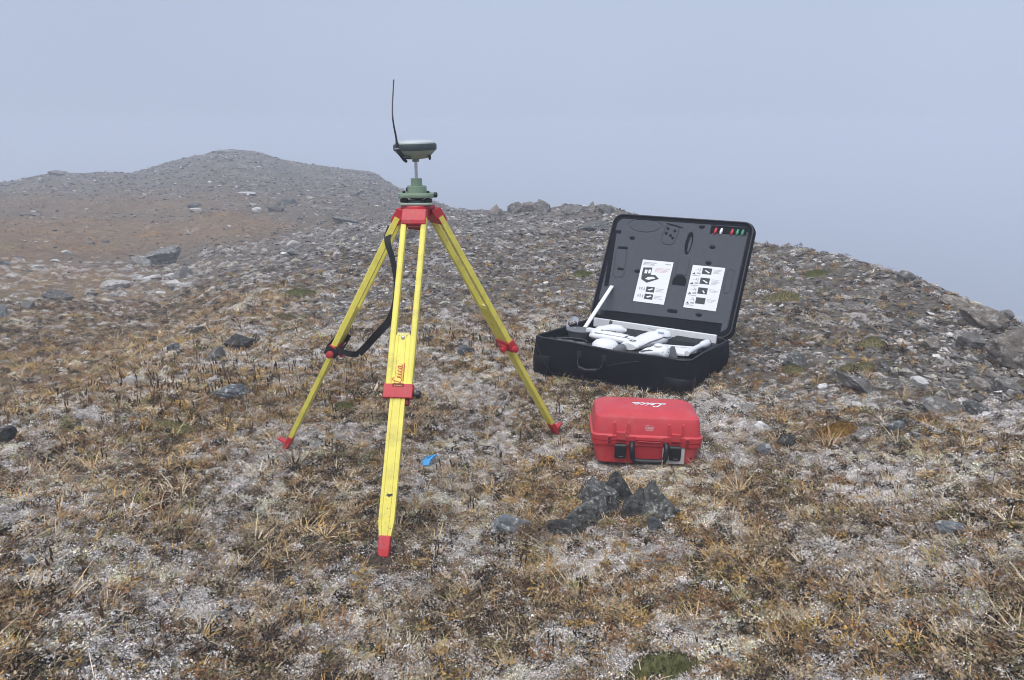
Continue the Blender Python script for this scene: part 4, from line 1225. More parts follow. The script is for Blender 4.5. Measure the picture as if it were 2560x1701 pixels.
# lid, tilted back
u = np.array([0, math.cos(LA), math.sin(LA)]); nrm = np.array([0, -math.sin(LA), math.cos(LA)])
H0 = np.array([0, CD, CH])
def lp(x, t, n): return H0 + np.array([x, 0, 0]) + u * t + nrm * n
def lsec(n, o, r=.075): return [lp(p[0], p[1], n) for p in rrect(-CW / 2 - o, CW / 2 + o, -.004 - o, LL + o, r, 0, 6)]
m = MB(); m.loft([lsec(-.075, -.04, .05), lsec(-.070, -.012), lsec(-.045, .003), lsec(-.01, .003), lsec(.006, -.003), lsec(.008, -.012, .066), lsec(-.002, -.016, .062)])
lidb = m.build('lid_shell', NYL, cc, 50)
zp = MB(); rr_ = lsec(.007, -.006, .07); zp.tube([np.array(p) for p in rr_] + [np.array(rr_[0])], .005, 6); zp.build('zip_edge', bpy.data.materials['zip_tape'], lidb, 60)
def foam_lid(x, t):
    h = np.zeros_like(x)
    edge = sd_box(x, t, 0, LL / 2, CW / 2 - .03, LL / 2 - .03, .06)
    h = h - .012 * sstep(-.012, .0, edge)
    h = press(h, sd_box(x, t, -.468, .475, .016, .215, .004, .095), .016, .002)
    h = press(h, sd_box(x, t, -.458, .682, .022, .010, .003), .016, .002)
    d = np.abs(sd_box(x, t, -.385, .45, .042, .115, .02, .12)) - .0035
    h = press(h, d, .005, .002)
    h = press(h, sd_box(x, t, -.392, .562, .036, .008, .004), .010, .003)
    h = press(h, sd_box(x, t, -.37, .40, .024, .008, .006), .010, .004)
    d = np.abs(sd_circ(x, t, -.265, .745, .125, .050)) - .0035
    h = press(h, d, .005, .002)
    d = np.abs(sd_box(x, t, -.058, .69, .052, .075, .035, -.12)) - .003
    h = press(h, d, .006, .002)
    h = press(h, sd_box(x, t, -.04, .762, .064, .003, .002, -.20), .010, .002)
    for cx, cy in ((-.085, .735), (-.03, .722), (-.09, .70), (-.055, .685), (-.035, .668)):
        h = press(h, sd_circ(x, t, cx, cy, .009, .009), .012, .003)
    h = press(h, sd_circ(x, t, .091, .640, .024, .082), .020, .002)
    h = h + .015 * (1 - sstep(-.002, .002, sd_circ(x, t, .097, .634, .013, .066)))
    h = press(h, sd_box(x, t, .352, .772, .128, .011, .003), .022, .002)       # slot of the little caps
    h = press(h, sd_box(x, t, .231, .752, .007, .028, .003), .022, .002)
    h = press(h, sd_box(x, t, .352, .748, .122, .020, .004), .008, .002)
    for cx, cy in ((.157, .770), (-.338, .646), (.262, .628), (.26, .512), (-.492, .147), (.274, .139), (-.239, .400)):
        dm = sd_circ(x, t, cx, cy, .020, .014)
        h = press(h, dm, .016 * np.clip((cy + .014 - t) / .02, 0.15, 1), .004)
    # long bulge between the sheets, hollow below it
    h = h + .007 * (1 - sstep(-.004, .004, sd_box(x, t, .088, .475, .040, .075, .02)))
    dd = sd_box(x, t, .085, .27, .052, .135, .05)
    h = press(h, dd, .007 * np.clip((t - .14) / .22, .08, 1), .004)
    h = press(h, sd_box(x, t, .085, .138, .036, .011, .010), .012, .004)
    h = press(h, np.abs(sd_box(x, t, .425, .39, .022, .085, .02)) - .003, .004, .002)
    # step along the hinge edge
    edge_t = .080 + .020 * (x + .40)
    h = h - (.030 * np.clip((x + .44) / .15, .2, 1)) * (1 - sstep(-.003, .003, np.maximum(t - edge_t, np.abs(x + .005) - .445)))
    return h
ox = CW / 2 - .020
sheet(230, 190, -ox, ox, .006, LL - .020, foam_lid, lambda a, b, c: tuple(lp(a, b, .004 + c))).build('foam_panel', FOAM, lidb, 25)

# printed instruction sheets on the lid foam
def sheet_thing(x0, x1, t0, t1, shapes):
    m = MB(); n0 = .0065
    m.loft([[lp(x0, t0, n0), lp(x1, t0, n0), lp(x1, t1, n0), lp(x0, t1, n0)], [lp(x0, t0, n0 + .001), lp(x1, t0, n0 + .001), lp(x1, t1, n0 + .001), lp(x0, t1, n0 + .001)]])
    W_, H_ = x1 - x0, t1 - t0
    for kind, poly in shapes:
        m.cur = kind
        nn_ = n0 + .0016 + (.0005 if kind in (0,) else 0)
        m.add([lp(x0 + a * W_, t0 + (1 - b) * H_, nn_) for a, b in poly], [tuple(range(len(poly)))])
    m.cur = 0
    return m.build('instruction_sheet', [PAPER, PGREY, PDARK, PPINK], lidb)
def rc_(k, a0, b0, a1, b1): return (k, [(a0, b1), (a1, b1), (a1, b0), (a0, b0)])
sh = [rc_(1, .05, .055, .47, .072), rc_(1, .05, .085, .40, .100), rc_(1, .05, .115, .43, .124), rc_(1, .76, .055, .94, .075)]
sh += [rc_(3, .48, .17 + i * .028, .94 - .1 * (i % 2), .182 + i * .028) for i in range(4)]
sh += [(2, [(.08, .375), (.37, .355), (.37, .17), (.08, .19)]), (2, [(.10, .47), (.30, .54), (.66, .42), (.52, .34), (.37, .345), (.08, .38)])]
sh += [rc_(0, .15, .235, .24, .325), rc_(0, .27, .225, .35, .315), (0, [(.22, .45), (.33, .47), (.55, .42), (.47, .385), (.3, .40)])]
for b in (.625, .795):
    sh += [rc_(2, .33, b, .60, b + .125), (0, [(.38, b + .07), (.44, b + .09), (.56, b + .05), (.52, b + .03)]), rc_(1, .10, b + .03, .14, b + .09), rc_(1, .17, b + .02, .21, b + .09), rc_(1, .25, b + .03, .29, b + .10)]
    sh += [rc_(1, .64, b + .025 + i * .03, .90 - .06 * (i % 2), b + .035 + i * .03) for i in range(3)]
sheet_thing(-.2145, .016, .175, .489, sh)
sh = []
for i, b in enumerate((.045, .275, .505, .735)):
    sh += [rc_(2, .33, b, .62, b + .145)]
    if i < 3: sh += [(0, [(.40, b + .06), (.44, b + .05), (.58, b + .10), (.54, b + .12)] if i < 2 else [(.46, b + .07), (.50, b + .06), (.56, b + .11), (.53, b + .13)])]
    sh += [(2, [(.03, b + .17), (.15, b + .17), (.12, b + .145), (.10, b + .12), (.08, b + .145)]), rc_(1, .20, b + .015, .22, b + .07), rc_(1, .25, b + .02, .27, b + .10), rc_(1, .10, b + .06, .30, b + .066), rc_(1, .18, b + .12, .30, b + .16), rc_(1, .06, b + .19, .30, b + .205)]
    sh += [rc_(1, .67, b + .02 + q * .026, .94 - .05 * ((q + i) % 3), b + .029 + q * .026) for q in range((4, 5, 3, 3)[i])]
sheet_thing(.157, .384, .176, .485, sh)

# what lies in the case: each piece a thing of its own
def inside(name, label, cat, x, y, z, rz=0.0, group=None):
    return thing(name, label, cat, CM @ Matrix.Translation((x, y, z)) @ Matrix.Rotation(rz, 4, 'Z'), group)
ZT = CH - .030
m = MB(); m.loft([[np.array([x, y, z]) for y, z in ((-.011, -.03), (.011, -.03), (.011, .034), (-.011, .034))] for x in (-.445, .455)])
o = m.build('wing_panel', WHITE, None, None, .004); o.matrix_world = CM @ Matrix.Translation((-.02, .795, CH - .012)); tag(o, 'long white foam wing panel standing along the hinge of the open black case', 'wing panel')
m = MB(); m.box((-.31, -.0125, .002), (.022, .004, .062), np.array(Euler((0, math.radians(8), 0)).to_matrix())); ch = m.build('dark_band', GREYP, o, None)

def capsule(pts, rx, rz, n=16):
    """smooth body along pts with elliptic sections"""
    pts = [np.asarray(p, float) for p in pts]; rings = []
    for i, p in enumerate(pts):
        t = pts[min(i + 1, len(pts) - 1)] - pts[max(i - 1, 0)]; t[2] = 0; t /= np.linalg.norm(t)
        s = np.array([-t[1], t[0], 0])
        rings.append([p + s * rx[i] * math.cos(2 * math.pi * k / n) + np.array([0, 0, 1.]) * rz[i] * math.sin(2 * math.pi * k / n) for k in range(n)])
    fine = []
    for a, b in zip(rings[:-1], rings[1:]):                            # denser rings, so that the skin can be dented
        fine += [[p * (1 - t) + q * t for p, q in zip(a, b)] for t in (0, .25, .5, .75)]
    fine.append(rings[-1])
    o_ = pts[0][0] * 91 + pts[0][1] * 37
    for r_ in fine:
        for k, p in enumerate(r_):
            r_[k] = p + np.array([0, 0, 1.]) * .0055 * float(perlin(np.array([p[0] * 26 + o_]), np.array([p[1] * 26 + p[2] * 9]))[0]) + np.array([1., 1, 0]) * .003 * float(perlin(np.array([p[1] * 30 + o_ + 5]), np.array([p[2] * 40]))[0])
    return MB().loft(fine)
# main body with rounded shoulders and a narrow tail
fb = thing('aircraft_body', 'largest white aircraft body half with rounded shoulders in the middle of the foam', 'aircraft part', CM @ Matrix.Translation((.10, .44, ZT)))
xs = [(-.03, -.27), (-.035, -.20), (-.02, -.08), (.0, .04), (.02, .14), (.03, .20), (.03, .225)]
m = capsule([(a, b, .022) for a, b in xs], [.052, .066, .070, .082, .084, .058, .01], [.020, .030, .038, .050, .052, .036, .005], 20); hull = m.build('body', WHITE, fb, 60)
m = MB(); m.lathe([(.066, 0), (.060, .018), (.045, .030), (.02, .037), (.001, .038)], (.045, .105, .052), None, 24); m.build('hatch_cover', WHITE2, fb, 50)
m = MB(); m.box((.060, .045, .079), (.040, .010, .003), np.array(Euler((math.radians(25), 0, .2)).to_matrix())); m.build('blue_marking', mat('pale_blue_print', (.30, .42, .62), .5, .05), fb)
m = MB(); m.tube([np.array([.044, -.24, .028]), np.array([.046, -.10, .036]), np.array([.072, .02, .044]), np.array([.085, .12, .046])], .0035, 6); m.tube([np.array([-.095, -.24, .026]), np.array([-.092, -.10, .032]), np.array([-.078, .02, .040])], .0035, 6); m.build('body_seam', GREYP, fb)
m = MB(); m.lathe([(.020, 0), (.022, .004), (.012, .005), (.010, .001)], (-.030, -.20, .049), None, 18); m.build('motor_ring', GREYP, fb, 40)
m = MB(); m.box((-.085, -.06, .062), (.05, .07, .012), np.array(Euler((.1, -.25, .3)).to_matrix())); m.build('black_pad', BLACK, fb, None, .004)
m = MB(); m.box((-.015, .085, .083), (.07, .006, .006), np.array(Euler((0, 0, -.35)).to_matrix())); m.build('hatch_edge', PGREY, fb)
m = MB(); m.loft([[np.array(p) for p in ((-.13, -.10, .02), (-.105, -.12, .02), (-.10, -.12, .045), (-.125, -.10, .042))], [np.array(p) for p in ((-.095, -.005, .02), (-.075, -.03, .02), (-.075, -.03, .050), (-.095, -.01, .048))]]); m.build('rubber_gasket', GREYP, fb, None, .003)
# second half, lying lengthwise
fb2 = thing('aircraft_body', 'long white aircraft body half with a rounded lobe beside the grey dish', 'aircraft part', CM @ Matrix.Translation((-.12, .36, ZT)) @ Matrix.Rotation(-.05, 4, 'Z'))
m = capsule([(-.16, .0, .02), (-.13, .0, .024), (-.05, -.005, .026), (.06, -.01, .026), (.150, -.012, .024), (.158, -.012, .024)], [.03, .062, .066, .064, .062, .055], [.012, .030, .034, .034, .032, .028], 18); m.build('body', WHITE, fb2, 55)
m = capsule([(-.15, -.02, .03), (-.12, .06, .04), (-.07, .13, .046), (-.02, .165, .046), (.01, .175, .044)], [.02, .045, .048, .036, .012], [.016, .036, .038, .030, .01], 16); m.build('lobe', WHITE2, fb2, 60)
m = MB(); m.box((.118, .0, .052), (.012, .118, .010)); m.build('dark_strip', GREYP, fb2, None, .002)
m = MB(); m.box((-.045, .022, .058), (.10, .010, .008), np.array(Euler((0, 0, .25)).to_matrix())); m.build('dark_strip', GREYP, fb2, None, .002)
m = MB(); m.box((.02, -.055, .050), (.26, .004, .004), np.array(Euler((0, 0, -.02)).to_matrix())); m.build('panel_edge', PGREY, fb2)
# round white hood near the front wall
rh = thing('sensor_housing', 'round white sensor housing with a dark slot close behind the case front', 'sensor housing', CM @ Matrix.Translation((-.055, .105, ZT - .012)))
m = MB(); m.lathe([(.080, -.01), (.086, .02), (.080, .048), (.062, .066), (.035, .076), (.001, .078)], seg=30); hb2 = m.build('shell', WHITE, rh, 60)
m = MB(); m.box((.005, -.0805, .024), (.085, .012, .012)); m.build('slot', BLACK, rh, None, .003)
m = capsule([(.085, -.06, .02), (.11, .0, .03), (.10, .08, .02)], [.01, .03, .012], [.02, .036, .02], 12); m.build('grey_rim', GREYP, rh, 60)
# second white hood, lumpy
r2 = thing('camera_housing', 'lumpy white camera housing lying beside the small grey fin', 'camera housing', CM @ Matrix.Translation((.262, .155, ZT - .005)) @ Matrix.Rotation(.1, 4, 'Z'))
m = capsule([(-.095, -.035, .01), (-.07, -.02, .02), (-.01, .0, .032), (.045, .005, .034), (.072, .0, .026), (.08, .0, .02)], [.012, .04, .062, .062, .045, .02], [.010, .022, .038, .042, .032, .012], 18)
m.build('shell', WHITE, r2, 60)
m = MB(); m.tube([np.array([-.085, -.05, .03]), np.array([-.03, -.052, .045]), np.array([.05, -.048, .042]), np.array([.078, -.01, .038])], .004, 6); m.box((-.045, .0, .060), (.022, .030, .004), np.array(Euler((0, -.3, .1)).to_matrix())); m.build('shell_seam', GREYP, r2)
m = MB(); m.lathe([(.026, .0), (.030, .010), (.020, .018), (.001, .020)], (.015, -.010, .064), None, 18); m.build('lens_cap', WHITE2, r2, 50)
# flat white tail plate and strut
tp = thing('tail_plate', 'flat white tail plate lying across the foam behind the grey fin', 'aircraft part', CM @ Matrix.Translation((.325, .315, ZT + .012)))
m = MB(); m.prism([(-.11, .05), (.08, .125), (.125, .03), (.10, -.115), (.055, -.125), (-.08, -.04)], .0, .018); m.build('plate', WHITE, tp, None, .004)
m = MB(); m.box((.0, .03, .0195), (.19, .004, .003), np.array(Euler((0, 0, .28)).to_matrix())); m.build('panel_line', PGREY, tp)
tu = MB(); tu.tube(catmull([np.array([0, -.17, .010]), np.array([.0, -.05, .016]), np.array([.008, .07, .020]), np.array([.015, .150, .022]), np.array([.015, .165, .022])], 4), [.016] * 9 + [.024] * 7 + [.020], 14)
o = tu.build('white_boom', WHITE2, None, 60); o.matrix_world = CM @ Matrix.Translation((.437, .37, ZT + .022)); tag(o, 'white rounded boom at the narrow end of the foam, thicker at its far end', 'boom')
fi = MB(); fi.loft([[np.array(p) for p in ((-.055, -.008, 0), (.045, -.012, 0), (.045, .012, 0), (-.055, .008, 0))], [np.array(p) for p in ((.004, -.004, .07), (.022, -.005, .07), (.022, .005, .07), (.004, .004, .07))]])
o = fi.build('grey_fin', GREYP, None, None, .003); o.matrix_world = CM @ Matrix.Translation((.345, .175, ZT + .0)) @ Matrix.Rotation(-.1, 4, 'Z'); tag(o, 'small grey triangular fin standing upright in the foam near the case front', 'fin')
# grey dish with a silver cable loop
dh = thing('antenna_dish', 'dark grey shallow dish with a silver cable loop at the narrow end of the case', 'dish', CM @ Matrix.Translation((-.375, .385, ZT + .010)))
m = MB(); m.lathe([(.070, -.02), (.082, .012), (.092, .026), (.090, .030), (.070, .022), (.001, .020)], seg=30); m.build('bowl', GREYP, dh, 50)
m = MB(); a = [np.array([-.085 + .040 * math.cos(t), .055 + .020 * math.sin(t), .046 + .036 * math.sin(t * .9 + .3)]) for t in np.linspace(0, 5.6, 20)]; m.ribbon(a, [np.array([.2, .1, 1.])] * len(a), .030, .002); m.build('silver_loop', mat('silver_foil', (.62, .63, .68), .28, .1, metal=.6), dh, 60)
m = MB(); m.box((.070, .02, .03), (.05, .04, .03)); m.build('white_clip', WHITE2, dh, None, .006)
# flat grey tray with tools beside it
ct = thing('cable_pouch', 'crumpled grey plastic pouch lying in the foam near the dish', 'pouch', CM @ Matrix.Translation((-.31, .135, ZT - .012)))
gx = [np.array([-.11 + .22 * i / 9, -.045 + .09 * j / 5, .012 + .016 * math.sin(i * 1.7 + j) * math.cos(j * 2.1)]) for i in range(10) for j in range(6)]
MB().add(gx, [(i * 6 + j, (i + 1) * 6 + j, (i + 1) * 6 + j + 1, i * 6 + j + 1) for i in range(9) for j in range(5)]).build('film', mat('grey_film', (.14, .145, .15), .25, .2, 40), ct, 60)
m = MB(); m.tube(catmull([np.array([-.09, -.03, .035]), np.array([0, .0, .04]), np.array([.08, .03, .036]), np.array([.12, -.01, .03])], 5), .006, 8); m.build('cable', BLACK, ct, 60)
# strut leaning against the lid
p0 = np.array([-.40, .47, CH - .03]); p1 = lp(-.394, .262, .020)
m = MB(); d_ = p1 - p0; F_ = frame(d_, (1, 0, 0)); m.loft([[p0 + F_ @ np.array([a, b, 0]) for a, b in ((-.014, -.006), (.014, -.006), (.014, .006), (-.014, .006))], [p1 + F_ @ np.array([a, b, 0]) for a, b in ((-.014, -.006), (.014, -.006), (.014, .006), (-.014, .006))]])
o = m.build('white_strut', WHITE, None, None, .003); o.matrix_world = CM; tag(o, 'thin white strut leaning up against the lid of the black case', 'strut')
# little caps clipped into the lid slot
caps = [(.261, (.55, .03, .04), 'tiny red cap next to the white cap in the lid slot', 'red'), (.300, (.80, .80, .80), 'tiny white cap clipped in the lid slot', 'white'),
        (.375, (.50, .05, .04), 'tiny red cap next to the green caps in the lid slot', 'dull_red'), (.412, (.05, .30, .16), 'tiny green cap between a red cap and another green one', 'green'), (.447, (.04, .26, .16), 'tiny green cap at the outer end of the lid slot', 'dark_green')]
for x, colr, lab, cn in caps:
    m = MB(); m.tube([lp(x + .002, .768, .004), lp(x + .002, .764, .006), lp(x, .742, .009), lp(x - .001, .727, .008), lp(x - .001, .723, .005)], [.004, .008, .0105, .0085, .003], 10)
    o = m.build('marker_cap', mat('cap_' + cn, colr, .35, .03), None, 60); o.matrix_world = CM; tag(o, lab, 'cap', 'coloured caps in the lid slot')

# ------------------------------------------------------------------ torn blue plastic clip on the ground
g, d_ = ground_at(1076, 1160)
bc = MB()
outer = [(-.040, -.030), (-.012, -.034), (.0, -.012), (.020, .002), (.036, .018), (.040, .034), (.026, .030), (.014, .022), (.004, .034), (-.012, .036), (-.022, .026), (-.026, .010), (-.040, -.006)]
inner = [(-.010, .004), (.004, .008), (.014, .014), (.006, .018), (-.002, .024), (-.010, .020), (-.014, .012)]
n_o, n_i = len(outer), len(inner)
def bz(a, b): return .006 + .006 * math.sin(a * 70) + .005 * math.cos(b * 90)
vs = [(a, b, bz(a, b)) for a, b in outer + inner] + [(a, b, bz(a, b) + .007) for a, b in outer + inner]
fs = []
bmx = bmesh.new()
o = None
import mathutils.geometry as mg
tri_ = mg.tessellate_polygon([[Vector((a, b, 0)) for a, b in outer], [Vector((a, b, 0)) for a, b in inner[::-1]]])
order = list(range(n_o)) + list(range(n_o + n_i - 1, n_o - 1, -1))
N_ = n_o + n_i
for t in tri_:
    t = [order[i] for i in t]
    fs.append(tuple(t)); fs.append(tuple(N_ + i for i in t[::-1]))
for i in range(n_o):
    j = (i + 1) % n_o; fs.append((i, j, N_ + j, N_ + i))
for i in range(n_i):
    j = (i + 1) % n_i; fs.append((n_o + j, n_o + i, N_ + n_o + i, N_ + n_o + j))
bmx.free()
bc.add(vs, fs)
o = bc.build('plastic_clip', mat('bright_blue_plastic', (.03, .31, .68), .4, .05, 20), None, None)
o.matrix_world = Matrix.Translation((g[0], g[1], g[2] + .014)) @ Euler((.20, -.08, .25)).to_matrix().to_4x4() @ Matrix.Scale(.95, 4)
tag(o, 'torn bright blue plastic clip lying on the lichen between the tripod legs', 'plastic clip')
# ------------------------------------------------------------------ rocks, each one lying where it lies
def rock_material(name, dark, light, spots=None, spot_amt=0.0, scale=1.0):
    m, t, b = newmat(name)
    L = t.links.new
    g = t.nodes.new('ShaderNodeNewGeometry'); oi = t.nodes.new('ShaderNodeObjectInfo')
    def nz(s, d, r):
        n = t.nodes.new('ShaderNodeTexNoise'); n.inputs['Scale'].default_value = s; n.inputs['Detail'].default_value = d; n.inputs['Roughness'].default_value = r
        L(g.outputs['Position'], n.inputs['Vector']); return n.outputs['Fac']
    def rmp(f, a, c, lo=0, hi=1):
        r = t.nodes.new('ShaderNodeMapRange'); r.inputs['From Min'].default_value = a; r.inputs['From Max'].default_value = c
        r.inputs['To Min'].default_value = lo; r.inputs['To Max'].default_value = hi; L(f, r.inputs['Value']); return r.outputs['Result']
    n1 = nz(22 * scale, 9, .7)
    x = t.nodes.new('ShaderNodeMix'); x.data_type = 'RGBA'; x.inputs[6].default_value = (*dark, 1); x.inputs[7].default_value = (*light, 1)
    L(rmp(n1, .36, .64), x.inputs['Factor'])
    last = x.outputs[2]
    v = t.nodes.new('ShaderNodeMix'); v.data_type = 'RGBA'; v.blend_type = 'MULTIPLY'; v.inputs['Factor'].default_value = 1
    L(last, v.inputs[6]); L(rmp(oi.outputs['Random'], 0, 1, .78, 1.22), v.inputs[7]); last = v.outputs[2]
    if spots is not None:
        s = t.nodes.new('ShaderNodeMix'); s.data_type = 'RGBA'; s.inputs[7].default_value = (*spots, 1)
        L(rmp(nz(34 * scale, 6, .75), .60 - .12 * spot_amt, .66 - .10 * spot_amt), s.inputs['Factor']); L(last, s.inputs[6]); last = s.outputs[2]
    L(last, b.inputs['Base Color'])
    b.inputs['Roughness'].default_value = .85; b.inputs['Specular IOR Level'].default_value = .3
    bp = t.nodes.new('ShaderNodeBump'); bp.inputs['Strength'].default_value = .8; bp.inputs['Distance'].default_value = .012 / scale
    L(n1, bp.inputs['Height']); L(bp.outputs['Normal'], b.inputs['Normal'])
    return m
RM = {
    'dark': rock_material('dark_grey_rock', (.034, .035, .036), (.150, .150, .145), (.40, .40, .36), .45, 1.6),
    'black': rock_material('blackish_rock', (.020, .020, .021), (.095, .095, .092), (.30, .30, .27), .15, 1.8),
    'slate': rock_material('blue_grey_rock', (.075, .085, .095), (.185, .200, .210), (.50, .49, .47), .5),
    'grey': rock_material('grey_rock', (.10, .095, .09), (.25, .24, .225), (.45, .44, .42), .3, .5),
    'pale': rock_material('pale_lichened_rock', (.30, .285, .27), (.58, .56, .53), (.14, .135, .13), .5, .6),
    'tan': rock_material('tan_rock', (.13, .112, .098), (.29, .255, .225), (.42, .40, .37), .4, .7),
    'white': rock_material('whitish_stone', (.50, .49, .48), (.72, .71, .70), (.22, .21, .20), .3, .8),
}

def rock_mesh(kind, seed, detail=0):
    r = random.Random(seed)
    dims = {'block': (.5, .42, .40), 'slab': (.5, .36, .13), 'boulder': (.5, .45, .36), 'peak': (.5, .36, .55), 'ridge': (.5, .22, .22)}[kind]
    bm = hull_rock({'block': 14, 'slab': 13, 'boulder': 30, 'peak': 12, 'ridge': 14}[kind], dims, r)
    if kind == 'peak':
        for v in bm.verts:
            k = 1 - .65 * max(0, v.co.z / dims[2]); v.co.x *= k; v.co.y *= k
    es = [e for e in bm.edges if e.is_manifold and e.calc_face_angle(0) > .25]
    bmesh.ops.bevel(bm, geom=es, offset=.016, segments=1, affect='EDGES', clamp_overlap=True)
    me = bpy.data.meshes.new('rock'); bm.to_mesh(me); bm.free()
    return me
def crag_mesh(kind, seed, detail):
    """broken rock: planes of fracture cut a lump, finer steps and chips roughen them"""
    r = np.random.default_rng(seed)
    bm = bmesh.new(); bmesh.ops.create_icosphere(bm, subdivisions=3 + min(detail, 2), radius=1)
    D_ = np.array([v.co[:] for v in bm.verts]); D_ /= np.linalg.norm(D_, axis=1)[:, None]
    n = 13
    N_ = r.normal(size=(n, 3)); N_ /= np.linalg.norm(N_, axis=1)[:, None]
    N_ = np.vstack([N_, [[0, 0, -1.]]])
    dist = np.concatenate([r.uniform(.62, .95, n), [.8]])
    dn = D_ @ N_.T
    rad = np.where(dn > .05, dist / np.maximum(dn, .05), 9).min(1)
    rad = np.minimum(rad, 1.25)
    P = D_ * rad[:, None]
    o = seed * .37
    st = perlin(P[:, 0] * 1.1 + P[:, 2] * 3.2 + o, P[:, 1] * 1.3 - P[:, 2] * 1.1)
    P = P * (1 + .085 * np.round(st * 3.0)[:, None] / 3 + (.055 * perlin(P[:, 0] * 3.1 + P[:, 2] * 2 + o, P[:, 1] * 3.3 + P[:, 2]) + .030 * perlin(P[:, 0] * 8 + o, P[:, 1] * 8 + P[:, 2] * 6) + .022 * np.abs(perlin(P[:, 0] * 15 + o, P[:, 1] * 15 + P[:, 2] * 13)))[:, None])
    dims = {'block': (.5, .42, .42), 'slab': (.5, .40, .16), 'boulder': (.5, .45, .40), 'peak': (.5, .38, .52), 'ridge': (.5, .24, .24), 'wedge': (.5, .26, .34)}[kind]
    P = P * np.array(dims)
    if kind == 'peak':
        k = 1 - .72 * np.clip(P[:, 2] / dims[2] + .15, 0, 1); P[:, 0] = P[:, 0] * k + .10 * P[:, 2]; P[:, 1] *= k
    if kind == 'wedge':
        q = np.clip(P[:, 0] + .5, 0, 1); P[:, 2] *= .22 + .95 * q; P[:, 1] *= .6 + .5 * q
    if kind == 'ridge':
        P[:, 2] += .05 * np.round(4 * perlin(P[:, 0] * 5 + o, P[:, 1] * 2)) / 4
    for v, p in zip(bm.verts, P): v.co = p
    me = bpy.data.meshes.new('rock'); bm.to_mesh(me); bm.free()
    me.polygons.foreach_set('use_smooth', [True] * len(me.polygons)); me.set_sharp_from_angle(angle=math.radians(24))
    return me
SHAPES = {k: [rock_mesh(k, 100 + 7 * i + {'block': 0, 'slab': 1, 'boulder': 2, 'peak': 3, 'ridge': 4}[k] * 50) for i in range(n)] for k, n in (('block', 5), ('slab', 6), ('boulder', 4), ('peak', 3), ('ridge', 3))}
_rs = random.Random(3)

def place(px, py, wpx, hpx, shape, matk, label, name='rock', group=None, rz=None, tilt=(0, 0), detail=0, sink=.30, deep=None):
    """rock whose foot shows at the photo's pixel (px, py), that many pixels wide and high"""
    if detail == 3 and px < 1700: sink = .55
    p, dep_ = ground_at(px, py)
    w = wpx * dep_ / F_PX; h = hpx * dep_ / F_PX
    if detail: me = crag_mesh(shape, int(px * 7 + py), detail)
    else: me = _rs.choice(SHAPES[shape]).copy()
    me.name = name
    me.materials.clear(); me.materials.append(RM[matk])
    o = bpy.data.objects.new(name, me); COL.objects.link(o)
    co_ = np.array([v.co[:] for v in me.vertices])
    ex = co_.max(0) - co_.min(0)
    dp = deep if deep is not None else max(.55 * w, .8 * h)
    o.scale = (w / ex[0], dp / ex[1], h * (1 + sink) / ex[2])
    rz = _rs.uniform(-.3, .3) if rz is None else rz
    o.rotation_euler = (tilt[0], tilt[1], rz - math.atan2(p[0], p[1]))
    fwd = np.array([p[0], p[1], 0]) / np.hypot(p[0], p[1])
    c = p + fwd * dp * .40
    z = float(height(c[0], c[1]))
    o.location = (c[0], c[1], min(z, p[2] + .3 * h) + (h * (1 + sink)) / 2 - sink * h)
    return tag(o, label, 'rock', group)

